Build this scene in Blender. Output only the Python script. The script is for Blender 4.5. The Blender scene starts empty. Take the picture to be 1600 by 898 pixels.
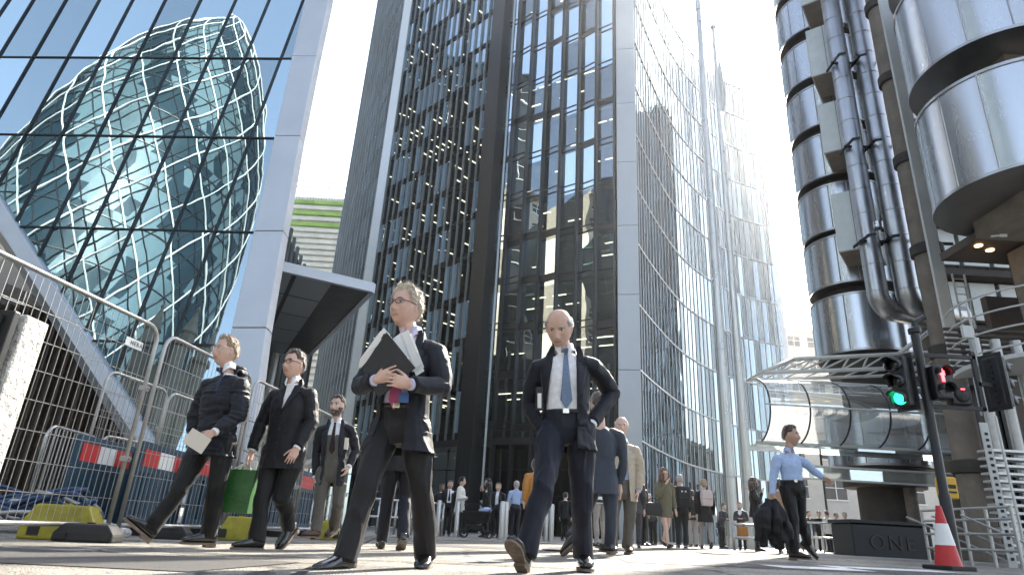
import bpy, bmesh, math, random
import numpy as np
from mathutils import Vector, Matrix
from mathutils.bvhtree import BVHTree
S = bpy.context.scene
COL = S.collection
rad = math.radians
# ------------------------------------------------------------------ camera
FPX, ROLL, PITCH = 990.0, rad(3.3), math.atan(380 / 990.0)
CAM = np.array([0, 0, .28])
_F = np.array([0, math.cos(PITCH), math.sin(PITCH)])
_U0 = np.array([0, -math.sin(PITCH), math.cos(PITCH)]); _R0 = np.array([1., 0, 0])
_R = math.cos(ROLL) * _R0 + math.sin(ROLL) * _U0
_U = -math.sin(ROLL) * _R0 + math.cos(ROLL) * _U0
cd = bpy.data.cameras.new('camera'); cam = bpy.data.objects.new('camera', cd); COL.objects.link(cam)
cd.sensor_width = 36; cd.lens = FPX / 1600 * 36; cd.clip_start = .05; cd.clip_end = 4000
m3 = Matrix(((_R[0], _U[0], -_F[0]), (_R[1], _U[1], -_F[1]), (_R[2], _U[2], -_F[2])))
cam.matrix_world = Matrix.Translation(CAM) @ m3.to_4x4()
S.camera = cam
# ------------------------------------------------------------------ light
SUN_AZ, SUN_EL = rad(29.0), rad(35.0)      # azimuth clockwise from the view axis
w = bpy.data.worlds.new('World'); S.world = w; w.use_nodes = True
nt = w.node_tree; bg = nt.nodes['Background']
sky = nt.nodes.new('ShaderNodeTexSky'); sky.sky_type = 'NISHITA'; sky.sun_disc = False
sky.sun_elevation = SUN_EL; sky.sun_rotation = SUN_AZ; sky.air_density = 1.0; sky.dust_density = 1.6; sky.ozone_density = 1.2
hs = nt.nodes.new('ShaderNodeHueSaturation'); hs.inputs['Saturation'].default_value = .68
nt.links.new(sky.outputs[0], hs.inputs['Color']); nt.links.new(hs.outputs[0], bg.inputs[0]); bg.inputs[1].default_value = .13
sl = bpy.data.lights.new('sun', 'SUN'); sl.energy = 5.0; sl.angle = rad(.5); sl.color = (1, .92, .80)
so = bpy.data.objects.new('sun', sl); COL.objects.link(so)
sd = Vector((math.sin(SUN_AZ) * math.cos(SUN_EL), math.cos(SUN_AZ) * math.cos(SUN_EL), math.sin(SUN_EL)))
so.rotation_euler = sd.to_track_quat('Z', 'Y').to_euler(); so.location = (30, 60, 60)
S.view_settings.view_transform = 'Standard'; S.view_settings.look = 'None'
S.view_settings.exposure = 2.0; S.view_settings.gamma = 1
S.render.engine = 'CYCLES'
try:
    S.cycles.max_bounces = 8; S.cycles.transparent_max_bounces = 12; S.cycles.glossy_bounces = 5
except Exception: pass
rng = random.Random(7); nrng = np.random.default_rng(7)

# ------------------------------------------------------------------ geometry helpers
def ray(x, y): return _F + (x - 800) / FPX * _R + (449 - y) / FPX * _U
def at(x, y, Y):                      # the point seen at photo pixel x, y whose distance along the street is Y
    d = ray(x, y); return Vector(CAM + d * (Y / d[1]))
def atz(x, y, z):
    d = ray(x, y); return Vector(CAM + d * ((z - CAM[2]) / d[2]))
def atp(x, y, P, n):
    d = Vector(ray(x, y)); c = Vector(CAM); return c + d * ((Vector(P) - c).dot(n) / d.dot(n))
def gz(x): return .05 + .12 * math.tanh(x / 7.0)
V = Vector
def lerp(a, b, t): return a + (b - a) * t

class MB:
    def __init__(s): s.v = []; s.f = []; s.m = []
    def add(s, vs, fs, mi=0):
        o = len(s.v); s.v += [tuple(v) for v in vs]
        for f in fs: s.f.append(tuple(i + o for i in f)); s.m.append(mi)
    def box(s, c, sz, M=None, mi=0):
        hx, hy, hz = sz[0] / 2, sz[1] / 2, sz[2] / 2
        vs = [V((x, y, z)) for x in (-hx, hx) for y in (-hy, hy) for z in (-hz, hz)]
        vs = [(M @ v if M is not None else v) + V(c) for v in vs]
        s.add(vs, [(0, 1, 3, 2), (4, 6, 7, 5), (0, 4, 5, 1), (2, 3, 7, 6), (0, 2, 6, 4), (1, 5, 7, 3)], mi)
    def prism(s, poly, off, mi=0):    # closed slab: polygon and its copy moved by off
        n = len(poly); vs = [V(p) for p in poly] + [V(p) + V(off) for p in poly]
        s.add(vs, [tuple(range(n))[::-1], tuple(range(n, 2 * n))] + [(i, (i + 1) % n, n + (i + 1) % n, n + i) for i in range(n)], mi)
    def bar(s, a, b, wx, wy, up=(0, 0, 1), mi=0):   # rectangular bar from a to b
        a, b = V(a), V(b); d = (b - a); L = d.length; d.normalize()
        x = d.cross(V(up)); x = x.normalized() if x.length > 1e-6 else V((1, 0, 0)); y = x.cross(d)
        M = Matrix((x, d, y)).transposed()
        s.box((a + b) / 2, (wx, L, wy), M, mi)
    def loft(s, rings, mi=0, caps=True):
        n = len(rings[0]); o = len(s.v)
        for r in rings: s.v += [tuple(p) for p in r]
        for k in range(len(rings) - 1):
            for i in range(n):
                j = (i + 1) % n
                s.f.append((o + k * n + i, o + k * n + j, o + (k + 1) * n + j, o + (k + 1) * n + i)); s.m.append(mi)
        if caps:
            s.f.append(tuple(o + i for i in range(n))[::-1]); s.m.append(mi)
            e = o + (len(rings) - 1) * n; s.f.append(tuple(e + i for i in range(n))); s.m.append(mi)
    def tube(s, pts, r, n=8, mi=0, caps=True):
        pts = [V(p) for p in pts]; rr = r if isinstance(r, (list, tuple)) else [r] * len(pts); rings = []; x = None
        for i, p in enumerate(pts):
            d = (pts[min(i + 1, len(pts) - 1)] - pts[max(i - 1, 0)]).normalized()
            if x is None: x = d.orthogonal().normalized()
            else:
                x = x - d * x.dot(d); x = x.normalized() if x.length > 1e-6 else d.orthogonal().normalized()
            y = d.cross(x)
            rings.append([p + x * rr[i] * math.cos(2 * math.pi * k / n) + y * rr[i] * math.sin(2 * math.pi * k / n) for k in range(n)])
        s.loft(rings, mi, caps)
    def cap(s, a, b, r0, r1, n=14, mi=0):      # capsule
        a, b = V(a), V(b); d = (b - a); d = d.normalized() if d.length > 1e-6 else V((0, 0, 1))
        P = []; R = []
        for t in (80, 55, 28): P.append(a - d * r0 * math.sin(rad(t))); R.append(r0 * math.cos(rad(t)))
        P += [a, b]; R += [r0, r1]
        for t in (28, 55, 80): P.append(b + d * r1 * math.sin(rad(t))); R.append(r1 * math.cos(rad(t)))
        x = d.orthogonal().normalized(); y = d.cross(x)
        s.loft([[p + x * q * math.cos(2 * math.pi * k / n) + y * q * math.sin(2 * math.pi * k / n) for k in range(n)] for p, q in zip(P, R)], mi)
    def ell(s, c, X, Y, Z, nu=16, nv=10, mi=0):   # ellipsoid with half-axis vectors
        c, X, Y, Z = V(c), V(X), V(Y), V(Z); rings = []
        for j in range(1, nv):
            t = math.pi * j / nv
            rings.append([c - Z * math.cos(t) + (X * math.cos(2 * math.pi * k / nu) + Y * math.sin(2 * math.pi * k / nu)) * math.sin(t) for k in range(nu)])
        s.loft(rings, mi)
    def lathe(s, c, prof, n=32, mi=0, caps=True):   # vertical axis; prof = [(r, z)]
        c = V(c)
        s.loft([[c + V((r * math.cos(2 * math.pi * k / n), r * math.sin(2 * math.pi * k / n), z)) for k in range(n)] for r, z in prof], mi, caps)
    def grid(s, P, mi=0):             # P[row][col] points
        o = len(s.v); R = len(P); Cn = len(P[0])
        for r in P: s.v += [tuple(p) for p in r]
        for i in range(R - 1):
            for j in range(Cn - 1):
                s.f.append((o + i * Cn + j, o + i * Cn + j + 1, o + (i + 1) * Cn + j + 1, o + (i + 1) * Cn + j)); s.m.append(mi)
    def build(s, name, mats, parent=None, smooth=False, bevel=0):
        me = bpy.data.meshes.new(name); me.from_pydata(s.v, [], s.f)
        return finish(me, name, mats, parent, smooth, bevel, s.m)

def finish(me, name, mats, parent=None, smooth=False, bevel=0, mi=None):
    for m in (mats if isinstance(mats, (list, tuple)) else [mats]): me.materials.append(m)
    if mi is not None and any(mi): me.polygons.foreach_set('material_index', mi)
    bm = bmesh.new(); bm.from_mesh(me); bmesh.ops.recalc_face_normals(bm, faces=bm.faces)
    if smooth:
        for f in bm.faces: f.smooth = True
        if smooth != 'all':
            for e in bm.edges:
                if len(e.link_faces) == 2 and e.calc_face_angle(0) > rad(40): e.smooth = False
    bm.to_mesh(me); bm.free(); me.update()
    o = bpy.data.objects.new(name, me); COL.objects.link(o)
    if parent is not None: setpar(o, parent)
    if bevel:
        b = o.modifiers.new('bevel', 'BEVEL'); b.width = bevel; b.segments = 2; b.limit_method = 'ANGLE'
    return o
def wm(o):
    M = o.matrix_basis.copy()
    if o.parent: M = wm(o.parent) @ o.matrix_parent_inverse @ M
    return M
def setpar(o, p): o.parent = p; o.matrix_parent_inverse = wm(p).inverted()
def tag(o, label, cat, group=None, kind=None):
    o['label'] = label; o['category'] = cat
    if group: o['group'] = group
    if kind: o['kind'] = kind
    return o
def thing(name, label, cat, loc, group=None, rz=0):
    o = bpy.data.objects.new(name, None); COL.objects.link(o); o.location = loc; o.rotation_euler = (0, 0, rz)
    o.empty_display_size = .2
    return tag(o, label, cat, group)
def kids(o): return [c for c in COL.objects if c.parent == o]
def dup(o, parent=None, label=None, loc=None, rz=None):
    c = o.copy(); COL.objects.link(c)
    if parent is not None: c.parent = parent
    if label: c['label'] = label
    if loc is not None: c.location = loc
    if rz is not None: c.rotation_euler = (0, 0, rz)
    for k in kids(o): dup(k, c)
    return c
def struct(o, kind='structure'): o['kind'] = kind; return o

# ------------------------------------------------------------------ materials
def mat(name, col, rough=.6, metal=0., var=.0, vscale=3., bump=0., bscale=40., spec=.5, sheen=0., sub=0., emis=None, estr=0., aniso=0., stretch=None, col2=None, dirt=0., coat=0.):
    m = bpy.data.materials.new(name); m.use_nodes = True; t = m.node_tree; b = t.nodes['Principled BSDF']; L = t.links.new
    b.inputs['Base Color'].default_value = (*col, 1); b.inputs['Roughness'].default_value = rough; b.inputs['Metallic'].default_value = metal
    b.inputs['Specular IOR Level'].default_value = spec
    if coat: b.inputs['Coat Weight'].default_value = coat; b.inputs['Coat Roughness'].default_value = .1
    if sheen: b.inputs['Sheen Weight'].default_value = sheen; b.inputs['Sheen Roughness'].default_value = .4
    if sub: b.inputs['Subsurface Weight'].default_value = sub; b.inputs['Subsurface Radius'].default_value = (.012, .005, .003)
    if aniso: b.inputs['Anisotropic'].default_value = aniso
    if emis: b.inputs['Emission Color'].default_value = (*emis, 1); b.inputs['Emission Strength'].default_value = estr
    if var or bump or dirt:
        tc = t.nodes.new('ShaderNodeTexCoord'); src = tc.outputs['Object']
        if stretch:
            mp = t.nodes.new('ShaderNodeMapping'); mp.inputs['Scale'].default_value = stretch; L(src, mp.inputs[0]); src = mp.outputs[0]
    if var:
        n = t.nodes.new('ShaderNodeTexNoise'); n.inputs['Scale'].default_value = vscale; n.inputs['Detail'].default_value = 6; n.inputs['Roughness'].default_value = .65
        L(src, n.inputs['Vector'])
        r = t.nodes.new('ShaderNodeValToRGB'); r.color_ramp.elements[0].position = .3; r.color_ramp.elements[1].position = .7
        a = col2 or tuple(c * (1 - var) for c in col)
        r.color_ramp.elements[0].color = (*a, 1); r.color_ramp.elements[1].color = (*[min(1, c * (1 + (0 if col2 else var))) for c in col], 1)
        L(n.outputs['Fac'], r.inputs[0]); L(r.outputs[0], b.inputs['Base Color'])
        mr = t.nodes.new('ShaderNodeMapRange'); mr.inputs['To Min'].default_value = max(0, rough - .12 * min(1, rough * 3)); mr.inputs['To Max'].default_value = min(1, rough + .12 * min(1, rough * 3))
        L(n.outputs['Fac'], mr.inputs[0]); L(mr.outputs[0], b.inputs['Roughness'])
    if bump:
        n2 = t.nodes.new('ShaderNodeTexNoise'); n2.inputs['Scale'].default_value = bscale; n2.inputs['Detail'].default_value = 4
        L(src, n2.inputs['Vector'])
        bp = t.nodes.new('ShaderNodeBump'); bp.inputs['Strength'].default_value = bump; bp.inputs['Distance'].default_value = .02
        L(n2.outputs['Fac'], bp.inputs['Height']); L(bp.outputs[0], b.inputs['Normal'])
    return m

def glass(name, tint, refl, trans, wave=.0, wscale=.6, rough=.0, rmin=.0, dark=(.01, .014, .016), wstretch=(1, 1, 1), milk=0):
    """coated facade glass: a mirror layer that strengthens at grazing angles over a tinted see-through or dark body"""
    m = bpy.data.materials.new(name); m.use_nodes = True; t = m.node_tree; L = t.links.new
    for n in list(t.nodes): t.nodes.remove(n)
    out = t.nodes.new('ShaderNodeOutputMaterial'); mix = t.nodes.new('ShaderNodeMixShader')
    g = t.nodes.new('ShaderNodeBsdfGlossy'); g.inputs['Color'].default_value = (*tint, 1); g.inputs['Roughness'].default_value = rough
    if trans:
        body = t.nodes.new('ShaderNodeBsdfTransparent'); body.inputs[0].default_value = (*trans, 1)
    else:
        body = t.nodes.new('ShaderNodeBsdfDiffuse'); body.inputs[0].default_value = (*dark, 1)
    if milk:
        tl = t.nodes.new('ShaderNodeBsdfTranslucent'); tl.inputs[0].default_value = (.9, .93, .93, 1); df = t.nodes.new('ShaderNodeMixShader'); df.inputs[0].default_value = milk; L(body.outputs[0], df.inputs[1]); L(tl.outputs[0], df.inputs[2]); body = df
    lw = t.nodes.new('ShaderNodeFresnel'); lw.inputs['IOR'].default_value = 1.5
    mr = t.nodes.new('ShaderNodeMapRange'); mr.inputs['From Min'].default_value = .04; mr.inputs['To Min'].default_value = refl; mr.inputs['To Max'].default_value = 1
    L(lw.outputs[0], mr.inputs[0]); L(mr.outputs[0], mix.inputs[0]); L(body.outputs[0], mix.inputs[1]); L(g.outputs[0], mix.inputs[2])
    if wave:
        tc = t.nodes.new('ShaderNodeTexCoord'); mp = t.nodes.new('ShaderNodeMapping'); mp.inputs['Scale'].default_value = wstretch
        n = t.nodes.new('ShaderNodeTexNoise'); n.inputs['Scale'].default_value = wscale; n.inputs['Detail'].default_value = 1.5
        bp = t.nodes.new('ShaderNodeBump'); bp.inputs['Strength'].default_value = 1; bp.inputs['Distance'].default_value = wave
        L(tc.outputs['Object'], mp.inputs[0]); L(mp.outputs[0], n.inputs['Vector']); L(n.outputs['Fac'], bp.inputs['Height']); L(bp.outputs[0], g.inputs['Normal'])
    L(mix.outputs[0], out.inputs[0]); return m

M = {}
M['glass_blue'] = glass('scalpel glass', (.54, .69, .74), .70, None, wave=.0034, wscale=.5)
M['glass_dark'] = glass('tower glass', (.42, .52, .60), .035, (.24, .28, .29), wave=.03, wscale=.30)
M['glass_mid'] = glass('front glass', (.60, .73, .80), .34, (.36, .42, .43), wave=.022, wscale=.28)
M['glass_curve'] = glass('curved glass', (.27, .33, .36), .30, None, wave=.03, wscale=.3, dark=(.03, .04, .045))
M['glass_curve_pale'] = glass('curved glass pale', (.36, .43, .46), .40, None, wave=.03, wscale=.3, dark=(.03, .04, .045))
M['glass_clear'] = glass('clear glass', (.9, .95, .97), .40, (.84, .89, .90), wave=.01, wscale=.7, milk=.30)
M['glass_gherkin'] = glass('round tower glass', (.28, .36, .40), .12, None, dark=(.008, .018, .022))
M['glass_gherkin_light'] = glass('round tower light glass', (.38, .45, .48), .22, None, dark=(.075, .115, .125))
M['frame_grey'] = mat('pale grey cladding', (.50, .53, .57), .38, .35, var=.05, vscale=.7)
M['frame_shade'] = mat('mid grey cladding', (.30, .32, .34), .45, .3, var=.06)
M['column_grey'] = mat('grey column cladding', (.42, .45, .47), .4, .3, var=.05, vscale=.5)
M['fin'] = mat('aluminium fin', (.30, .33, .33), .4, .5, var=.08, vscale=1)
M['brace_white'] = mat('tower bracing white', (.46, .48, .48), .5)
M['fin_pale'] = mat('pale aluminium fin', (.62, .65, .66), .4, .4, var=.05)
M['dark_clad'] = mat('dark cladding', (.030, .033, .034), .42, .2, var=.15, vscale=1)
M['dark_metal'] = mat('dark metal', (.018, .02, .022), .4, .4)
M['black_rubber'] = mat('black rubber', (.018, .018, .018), .7, var=.3, vscale=12)
M['interior'] = mat('office interior', (.10, .095, .085), .9, var=.2)
M['spandrel'] = mat('dark spandrel', (.018, .02, .02), .75, spec=.2)
M['slab'] = mat('ceiling slab', (.17, .16, .14), .9, var=.2, vscale=1)
M['lamp_white'] = mat('office ceiling lamp', (.9, .9, .85), .5, emis=(1, .86, .62), estr=1.9)
M['lamp_warm'] = mat('recessed warm lamp', (.9, .6, .3), .5, emis=(1, .55, .2), estr=2.5)
M['steel'] = mat('brushed stainless steel', (.52, .54, .56), .27, 1., var=.06, vscale=.8, stretch=(1, 1, .15))
M['steel_dull'] = mat('dull stainless steel', (.42, .42, .42), .33, 1., var=.12, vscale=1.5)
M['pipe'] = mat('duct steel', (.46, .47, .48), .36, 1., var=.16, vscale=2, stretch=(1, 1, .4))
M['box_metal'] = mat('pale pod cladding', (.50, .52, .50), .5, .3, var=.12, vscale=1.2)
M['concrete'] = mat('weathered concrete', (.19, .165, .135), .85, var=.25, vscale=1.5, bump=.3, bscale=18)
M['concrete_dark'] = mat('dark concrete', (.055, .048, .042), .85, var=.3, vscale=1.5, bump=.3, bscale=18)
M['concrete_pale'] = mat('pale pitted concrete', (.50, .48, .44), .85, var=.35, vscale=14, bump=.9, bscale=45)
M['stone'] = mat('stone', (.42, .36, .28), .85, var=.18, vscale=1.2, bump=.3, bscale=6)
M['stone_dark'] = mat('shaded stone', (.17, .16, .14), .9, var=.25, vscale=1.2)  # the shade on the church tower is put into this stone's colour
M['stone_pale'] = mat('pale stone', (.55, .52, .46), .85, var=.12, vscale=.8)
M['galv'] = mat('galvanised steel tube', (.42, .42, .41), .42, .8, var=.15, vscale=8)
M['wire'] = mat('galvanised wire', (.34, .34, .33), .45, .7)
M['yellow'] = mat('yellow plastic block', (.30, .265, .022), .6, var=.28, vscale=7, bump=.15, bscale=30)
M['blue_plastic'] = mat('blue barrier plastic', (.012, .05, .085), .5, var=.15, vscale=6)
M['red'] = mat('red reflective sheet', (.52, .03, .03), .5, var=.1, vscale=9)
M['white'] = mat('white paint', (.78, .78, .76), .5, var=.06, vscale=6)
M['white_steel'] = mat('white painted steel', (.50, .51, .49), .45, .1, var=.06)
M['pole'] = mat('pole steel', (.46, .47, .46), .3, .9, var=.08, vscale=2)
M['green_sheet'] = mat('green louvre', (.28, .50, .08), .6, var=.3, vscale=.4)
M['cream'] = mat('cream louvre', (.70, .72, .66), .6, var=.15, vscale=.4)
M['yellow_box'] = mat('yellow painted box', (.62, .36, .03), .5, var=.1)
M['brown_panel'] = mat('brown panel', (.075, .055, .04), .6, var=.3, vscale=.9)
M['cable'] = mat('blue and grey cable', (.02, .05, .11), .5)
# ================================================================== ground
def road_mat():
    m = bpy.data.materials.new('asphalt'); m.use_nodes = True; t = m.node_tree; b = t.nodes['Principled BSDF']; L = t.links.new
    tc = t.nodes.new('ShaderNodeTexCoord')
    def noise(sc, det, ro=.6):
        n = t.nodes.new('ShaderNodeTexNoise'); n.inputs['Scale'].default_value = sc; n.inputs['Detail'].default_value = det; n.inputs['Roughness'].default_value = ro
        L(tc.outputs['Object'], n.inputs['Vector']); return n.outputs['Fac']
    big, fine = noise(.35, 5), noise(70, 3)
    vo = t.nodes.new('ShaderNodeTexVoronoi'); vo.inputs['Scale'].default_value = 110; L(tc.outputs['Object'], vo.inputs['Vector'])
    r = t.nodes.new('ShaderNodeValToRGB'); e = r.color_ramp.elements; e[0].position = .32; e[0].color = (.27, .255, .235, 1); e[1].position = .7; e[1].color = (.44, .42, .385, 1); L(big, r.inputs[0])
    r2 = t.nodes.new('ShaderNodeValToRGB'); e = r2.color_ramp.elements; e[0].position = .35; e[0].color = (.30, .30, .30, 1); e[1].position = .66; e[1].color = (1.6, 1.56, 1.5, 1); L(fine, r2.inputs[0])
    mx = t.nodes.new('ShaderNodeMix'); mx.data_type = 'RGBA'; mx.blend_type = 'MULTIPLY'; mx.inputs[0].default_value = 1
    L(r.outputs[0], mx.inputs[6]); L(r2.outputs[0], mx.inputs[7])
    # a few cracks
    ck = t.nodes.new('ShaderNodeTexVoronoi'); ck.feature = 'DISTANCE_TO_EDGE'; ck.inputs['Scale'].default_value = .33
    wp = t.nodes.new('ShaderNodeTexNoise'); wp.inputs['Scale'].default_value = 1.6; wp.inputs['Detail'].default_value = 5; L(tc.outputs['Object'], wp.inputs['Vector'])
    ad = t.nodes.new('ShaderNodeVectorMath'); ad.operation = 'ADD'; L(tc.outputs['Object'], ad.inputs[0]); L(wp.outputs['Color'], ad.inputs[1]); L(ad.outputs[0], ck.inputs['Vector'])
    cr = t.nodes.new('ShaderNodeValToRGB'); e = cr.color_ramp.elements; e[0].position = .004; e[0].color = (.25, .25, .25, 1); e[1].position = .012; e[1].color = (1, 1, 1, 1); L(ck.outputs['Distance'], cr.inputs[0])
    mx2 = t.nodes.new('ShaderNodeMix'); mx2.data_type = 'RGBA'; mx2.blend_type = 'MULTIPLY'; mx2.inputs[0].default_value = 1
    L(mx.outputs[2], mx2.inputs[6]); L(cr.outputs[0], mx2.inputs[7]); sv = t.nodes.new('ShaderNodeTexVoronoi'); sv.inputs['Scale'].default_value = 2.6; L(tc.outputs['Object'], sv.inputs['Vector']); sr = t.nodes.new('ShaderNodeValToRGB'); e = sr.color_ramp.elements; e[0].position = .05; e[0].color = (.35, .35, .35, 1); e[1].position = .075; e[1].color = (1, 1, 1, 1); L(sv.outputs['Distance'], sr.inputs[0])
    st_ = t.nodes.new('ShaderNodeTexNoise'); st_.inputs['Scale'].default_value = 1.1; st_.inputs['Detail'].default_value = 8; st_.inputs['Roughness'].default_value = .7; L(tc.outputs['Object'], st_.inputs['Vector']); s2 = t.nodes.new('ShaderNodeValToRGB'); e = s2.color_ramp.elements; e[0].position = .40; e[0].color = (.55, .54, .52, 1); e[1].position = .56; e[1].color = (1.08, 1.07, 1.04, 1); L(st_.outputs['Fac'], s2.inputs[0])
    mx3 = t.nodes.new('ShaderNodeMix'); mx3.data_type = 'RGBA'; mx3.blend_type = 'MULTIPLY'; mx3.inputs[0].default_value = 1; L(mx2.outputs[2], mx3.inputs[6]); L(sr.outputs[0], mx3.inputs[7])
    mx4 = t.nodes.new('ShaderNodeMix'); mx4.data_type = 'RGBA'; mx4.blend_type = 'MULTIPLY'; mx4.inputs[0].default_value = 1; L(mx3.outputs[2], mx4.inputs[6]); L(s2.outputs[0], mx4.inputs[7]); L(mx4.outputs[2], b.inputs['Base Color'])
    b.inputs['Roughness'].default_value = .55; b.inputs['Specular IOR Level'].default_value = .45
    bp = t.nodes.new('ShaderNodeBump'); bp.inputs['Strength'].default_value = .8; bp.inputs['Distance'].default_value = .02; L(vo.outputs['Distance'], bp.inputs['Height'])
    L(bp.outputs[0], b.inputs['Normal']); return m
M['asphalt'] = road_mat()
def paving_mat():
    m = mat('paving', (.28, .265, .24), .6, var=.2, vscale=.8, bump=.2, bscale=60); t = m.node_tree; b = t.nodes['Principled BSDF']; L = t.links.new
    br = t.nodes.new('ShaderNodeTexBrick'); br.inputs['Scale'].default_value = 1; br.inputs['Mortar Size'].default_value = .012
    br.inputs['Brick Width'].default_value = .9; br.inputs['Row Height'].default_value = .6
    tc = t.nodes.new('ShaderNodeTexCoord'); L(tc.outputs['Object'], br.inputs['Vector'])
    br.inputs['Color1'].default_value = (1, 1, 1, 1); br.inputs['Color2'].default_value = (.8, .8, .8, 1); br.inputs['Mortar'].default_value = (.35, .35, .35, 1)
    src = b.inputs['Base Color'].links[0].from_socket
    mx = t.nodes.new('ShaderNodeMix'); mx.data_type = 'RGBA'; mx.blend_type = 'MULTIPLY'; mx.inputs[0].default_value = 1
    L(src, mx.inputs[6]); L(br.outputs[0], mx.inputs[7]); L(mx.outputs[2], b.inputs['Base Color']); return m
M['paving'] = paving_mat()
gxs = [-420, -200, -60, -30] + [-24 + .75 * i for i in range(65)] + [30, 60, 200, 420]
def ground_sheet(ys, dz, xs=gxs):
    b = MB(); b.grid([[V((x, y, gz(x) + dz)) for x in xs] for y in ys]); return b
struct(ground_sheet([-420, -150, -60, -20, 0, 6, 12, 30, 80, 200, 420], 0).build('road', M['asphalt'], smooth='all'))
gp = [x for x in gxs if -61 < x < 61]
struct(ground_sheet([15.2, 22, 30, 40, 60, 100], .008, gp).build('pavement', M['paving'], smooth='all'))
struct(ground_sheet([14.9, 15.2], .012, gp).build('kerb', M['concrete_pale'], smooth='all'))
b = MB()
for (px, py, L_, W_) in ((1275, 884, .9, .10), (1385, 888, 1.3, .10)):
    c = atz(px, py, .12); b.grid([[V((c.x + dx, c.y + dy, gz(c.x + dx) + .005)) for dx in (-L_ / 2, L_ / 2)] for dy in (-W_ * 3, W_ * 3)])
struct(b.build('road_marking', M['white']))

# ================================================================== leaning glass tower on the left
P0 = at(365, 540, 22); h_ = V((math.cos(rad(4.3)), -math.sin(rad(4.3)), 0)); m_ = V((.039, .123, .992)).normalized()
n_ = h_.cross(m_).normalized(); e2 = n_.cross(h_).normalized()       # n_ faces the street
def sp(x, y, off=0): return atp(x, y, P0 + n_ * off, n_)
def uv(p): d = p - P0; return d.dot(h_), d.dot(e2)
def puv(u, v, off=0): return P0 + h_ * u + e2 * v + n_ * off
def clip(poly, a, c):                                # keep a.p <= c
    out = []
    for i in range(len(poly)):
        p, q = poly[i], poly[(i + 1) % len(poly)]; dp = a[0] * p[0] + a[1] * p[1] - c; dq = a[0] * q[0] + a[1] * q[1] - c
        if dp <= 0: out.append(p)
        if dp * dq < 0: t = dp / (dp - dq); out.append((p[0] + (q[0] - p[0]) * t, p[1] + (q[1] - p[1]) * t))
    return out
base = P0.copy(); base.z = .1
scal = thing('leaning_glass_tower', 'leaning blue glass office tower at far left, its facade mirroring the round tower', 'office tower', base)
gpoly = [uv(sp(*q)) for q in ((-120, -260), (537, -260), (308, 790), (0, 305), (-120, 118))]
top_uv = max(p[1] for p in gpoly)
# mullions: straight lines across the facade given by two photo points each
mull = [((161 + 62.5 * k, 458), (369 + 55 * k * 1.02, 0)) for k in range(-7, 5)]
mull = []
for xb, xt in ((-290, 15), (-226, 53), (-160, 104), (-95, 156), (-33, 208), (32, 259), (97, 314), (161, 369), (232, 421), (300, 474)):
    mull.append((uv(sp(xb, 458)), uv(sp(xt, 0))))
lines = []
for (p, q) in mull:
    dx, dy = q[0] - p[0], q[1] - p[1]; L_ = math.hypot(dx, dy); a = (dy / L_, -dx / L_); lines.append((a, a[0] * p[0] + a[1] * p[1]))
strips = []
for k in range(len(lines) + 1):
    po = gpoly
    if k > 0: po = clip(po, (-lines[k - 1][0][0], -lines[k - 1][0][1]), -lines[k - 1][1])
    if k < len(lines): po = clip(po, lines[k][0], lines[k][1])
    if len(po) > 2: strips.append(po)
hv = [uv(sp(225, y))[1] for y in (91, 214.5, 359)]; fh = (hv[0] - hv[2]) / 2
vs = [hv[2] + fh * k for k in range(-4, 12)]
for po in strips:
    b = MB()
    for i in range(len(vs) - 1):
        c2_ = clip(clip(po, (0, 1), vs[i + 1]), (0, -1), -vs[i])
        if len(c2_) > 2:
            tx, ty = rng.uniform(-.0028, .0028), rng.uniform(-.0028, .0028); cu = sum(p[0] for p in c2_) / len(c2_); cv = sum(p[1] for p in c2_) / len(c2_)
            b.add([puv(p[0], p[1], (p[0] - cu) * tx + (p[1] - cv) * ty) for p in c2_], [tuple(range(len(c2_)))])
    b.build('glass_strip', M['glass_blue'], scal)
def seg_in(po, a, c):                                # the piece of line a.p=c inside a polygon
    pts = []
    for i in range(len(po)):
        p, q = po[i], po[(i + 1) % len(po)]; dp = a[0] * p[0] + a[1] * p[1] - c; dq = a[0] * q[0] + a[1] * q[1] - c
        if dp * dq < 0: t = dp / (dp - dq); pts.append((p[0] + (q[0] - p[0]) * t, p[1] + (q[1] - p[1]) * t))
    return pts[:2] if len(pts) >= 2 else None
for a, c in lines:
    s_ = seg_in(gpoly, a, c)
    if s_:
        b = MB(); b.bar(puv(*s_[0], .03), puv(*s_[1], .03), .055, .10, n_); b.build('mullion', M['dark_metal'], scal)
for v in vs:
    s_ = seg_in(gpoly, (0, 1), v)
    if s_:
        b = MB(); b.bar(puv(*s_[0], .015), puv(*s_[1], .015), .06, .07, n_); b.build('transom', M['dark_metal'], scal)
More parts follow.
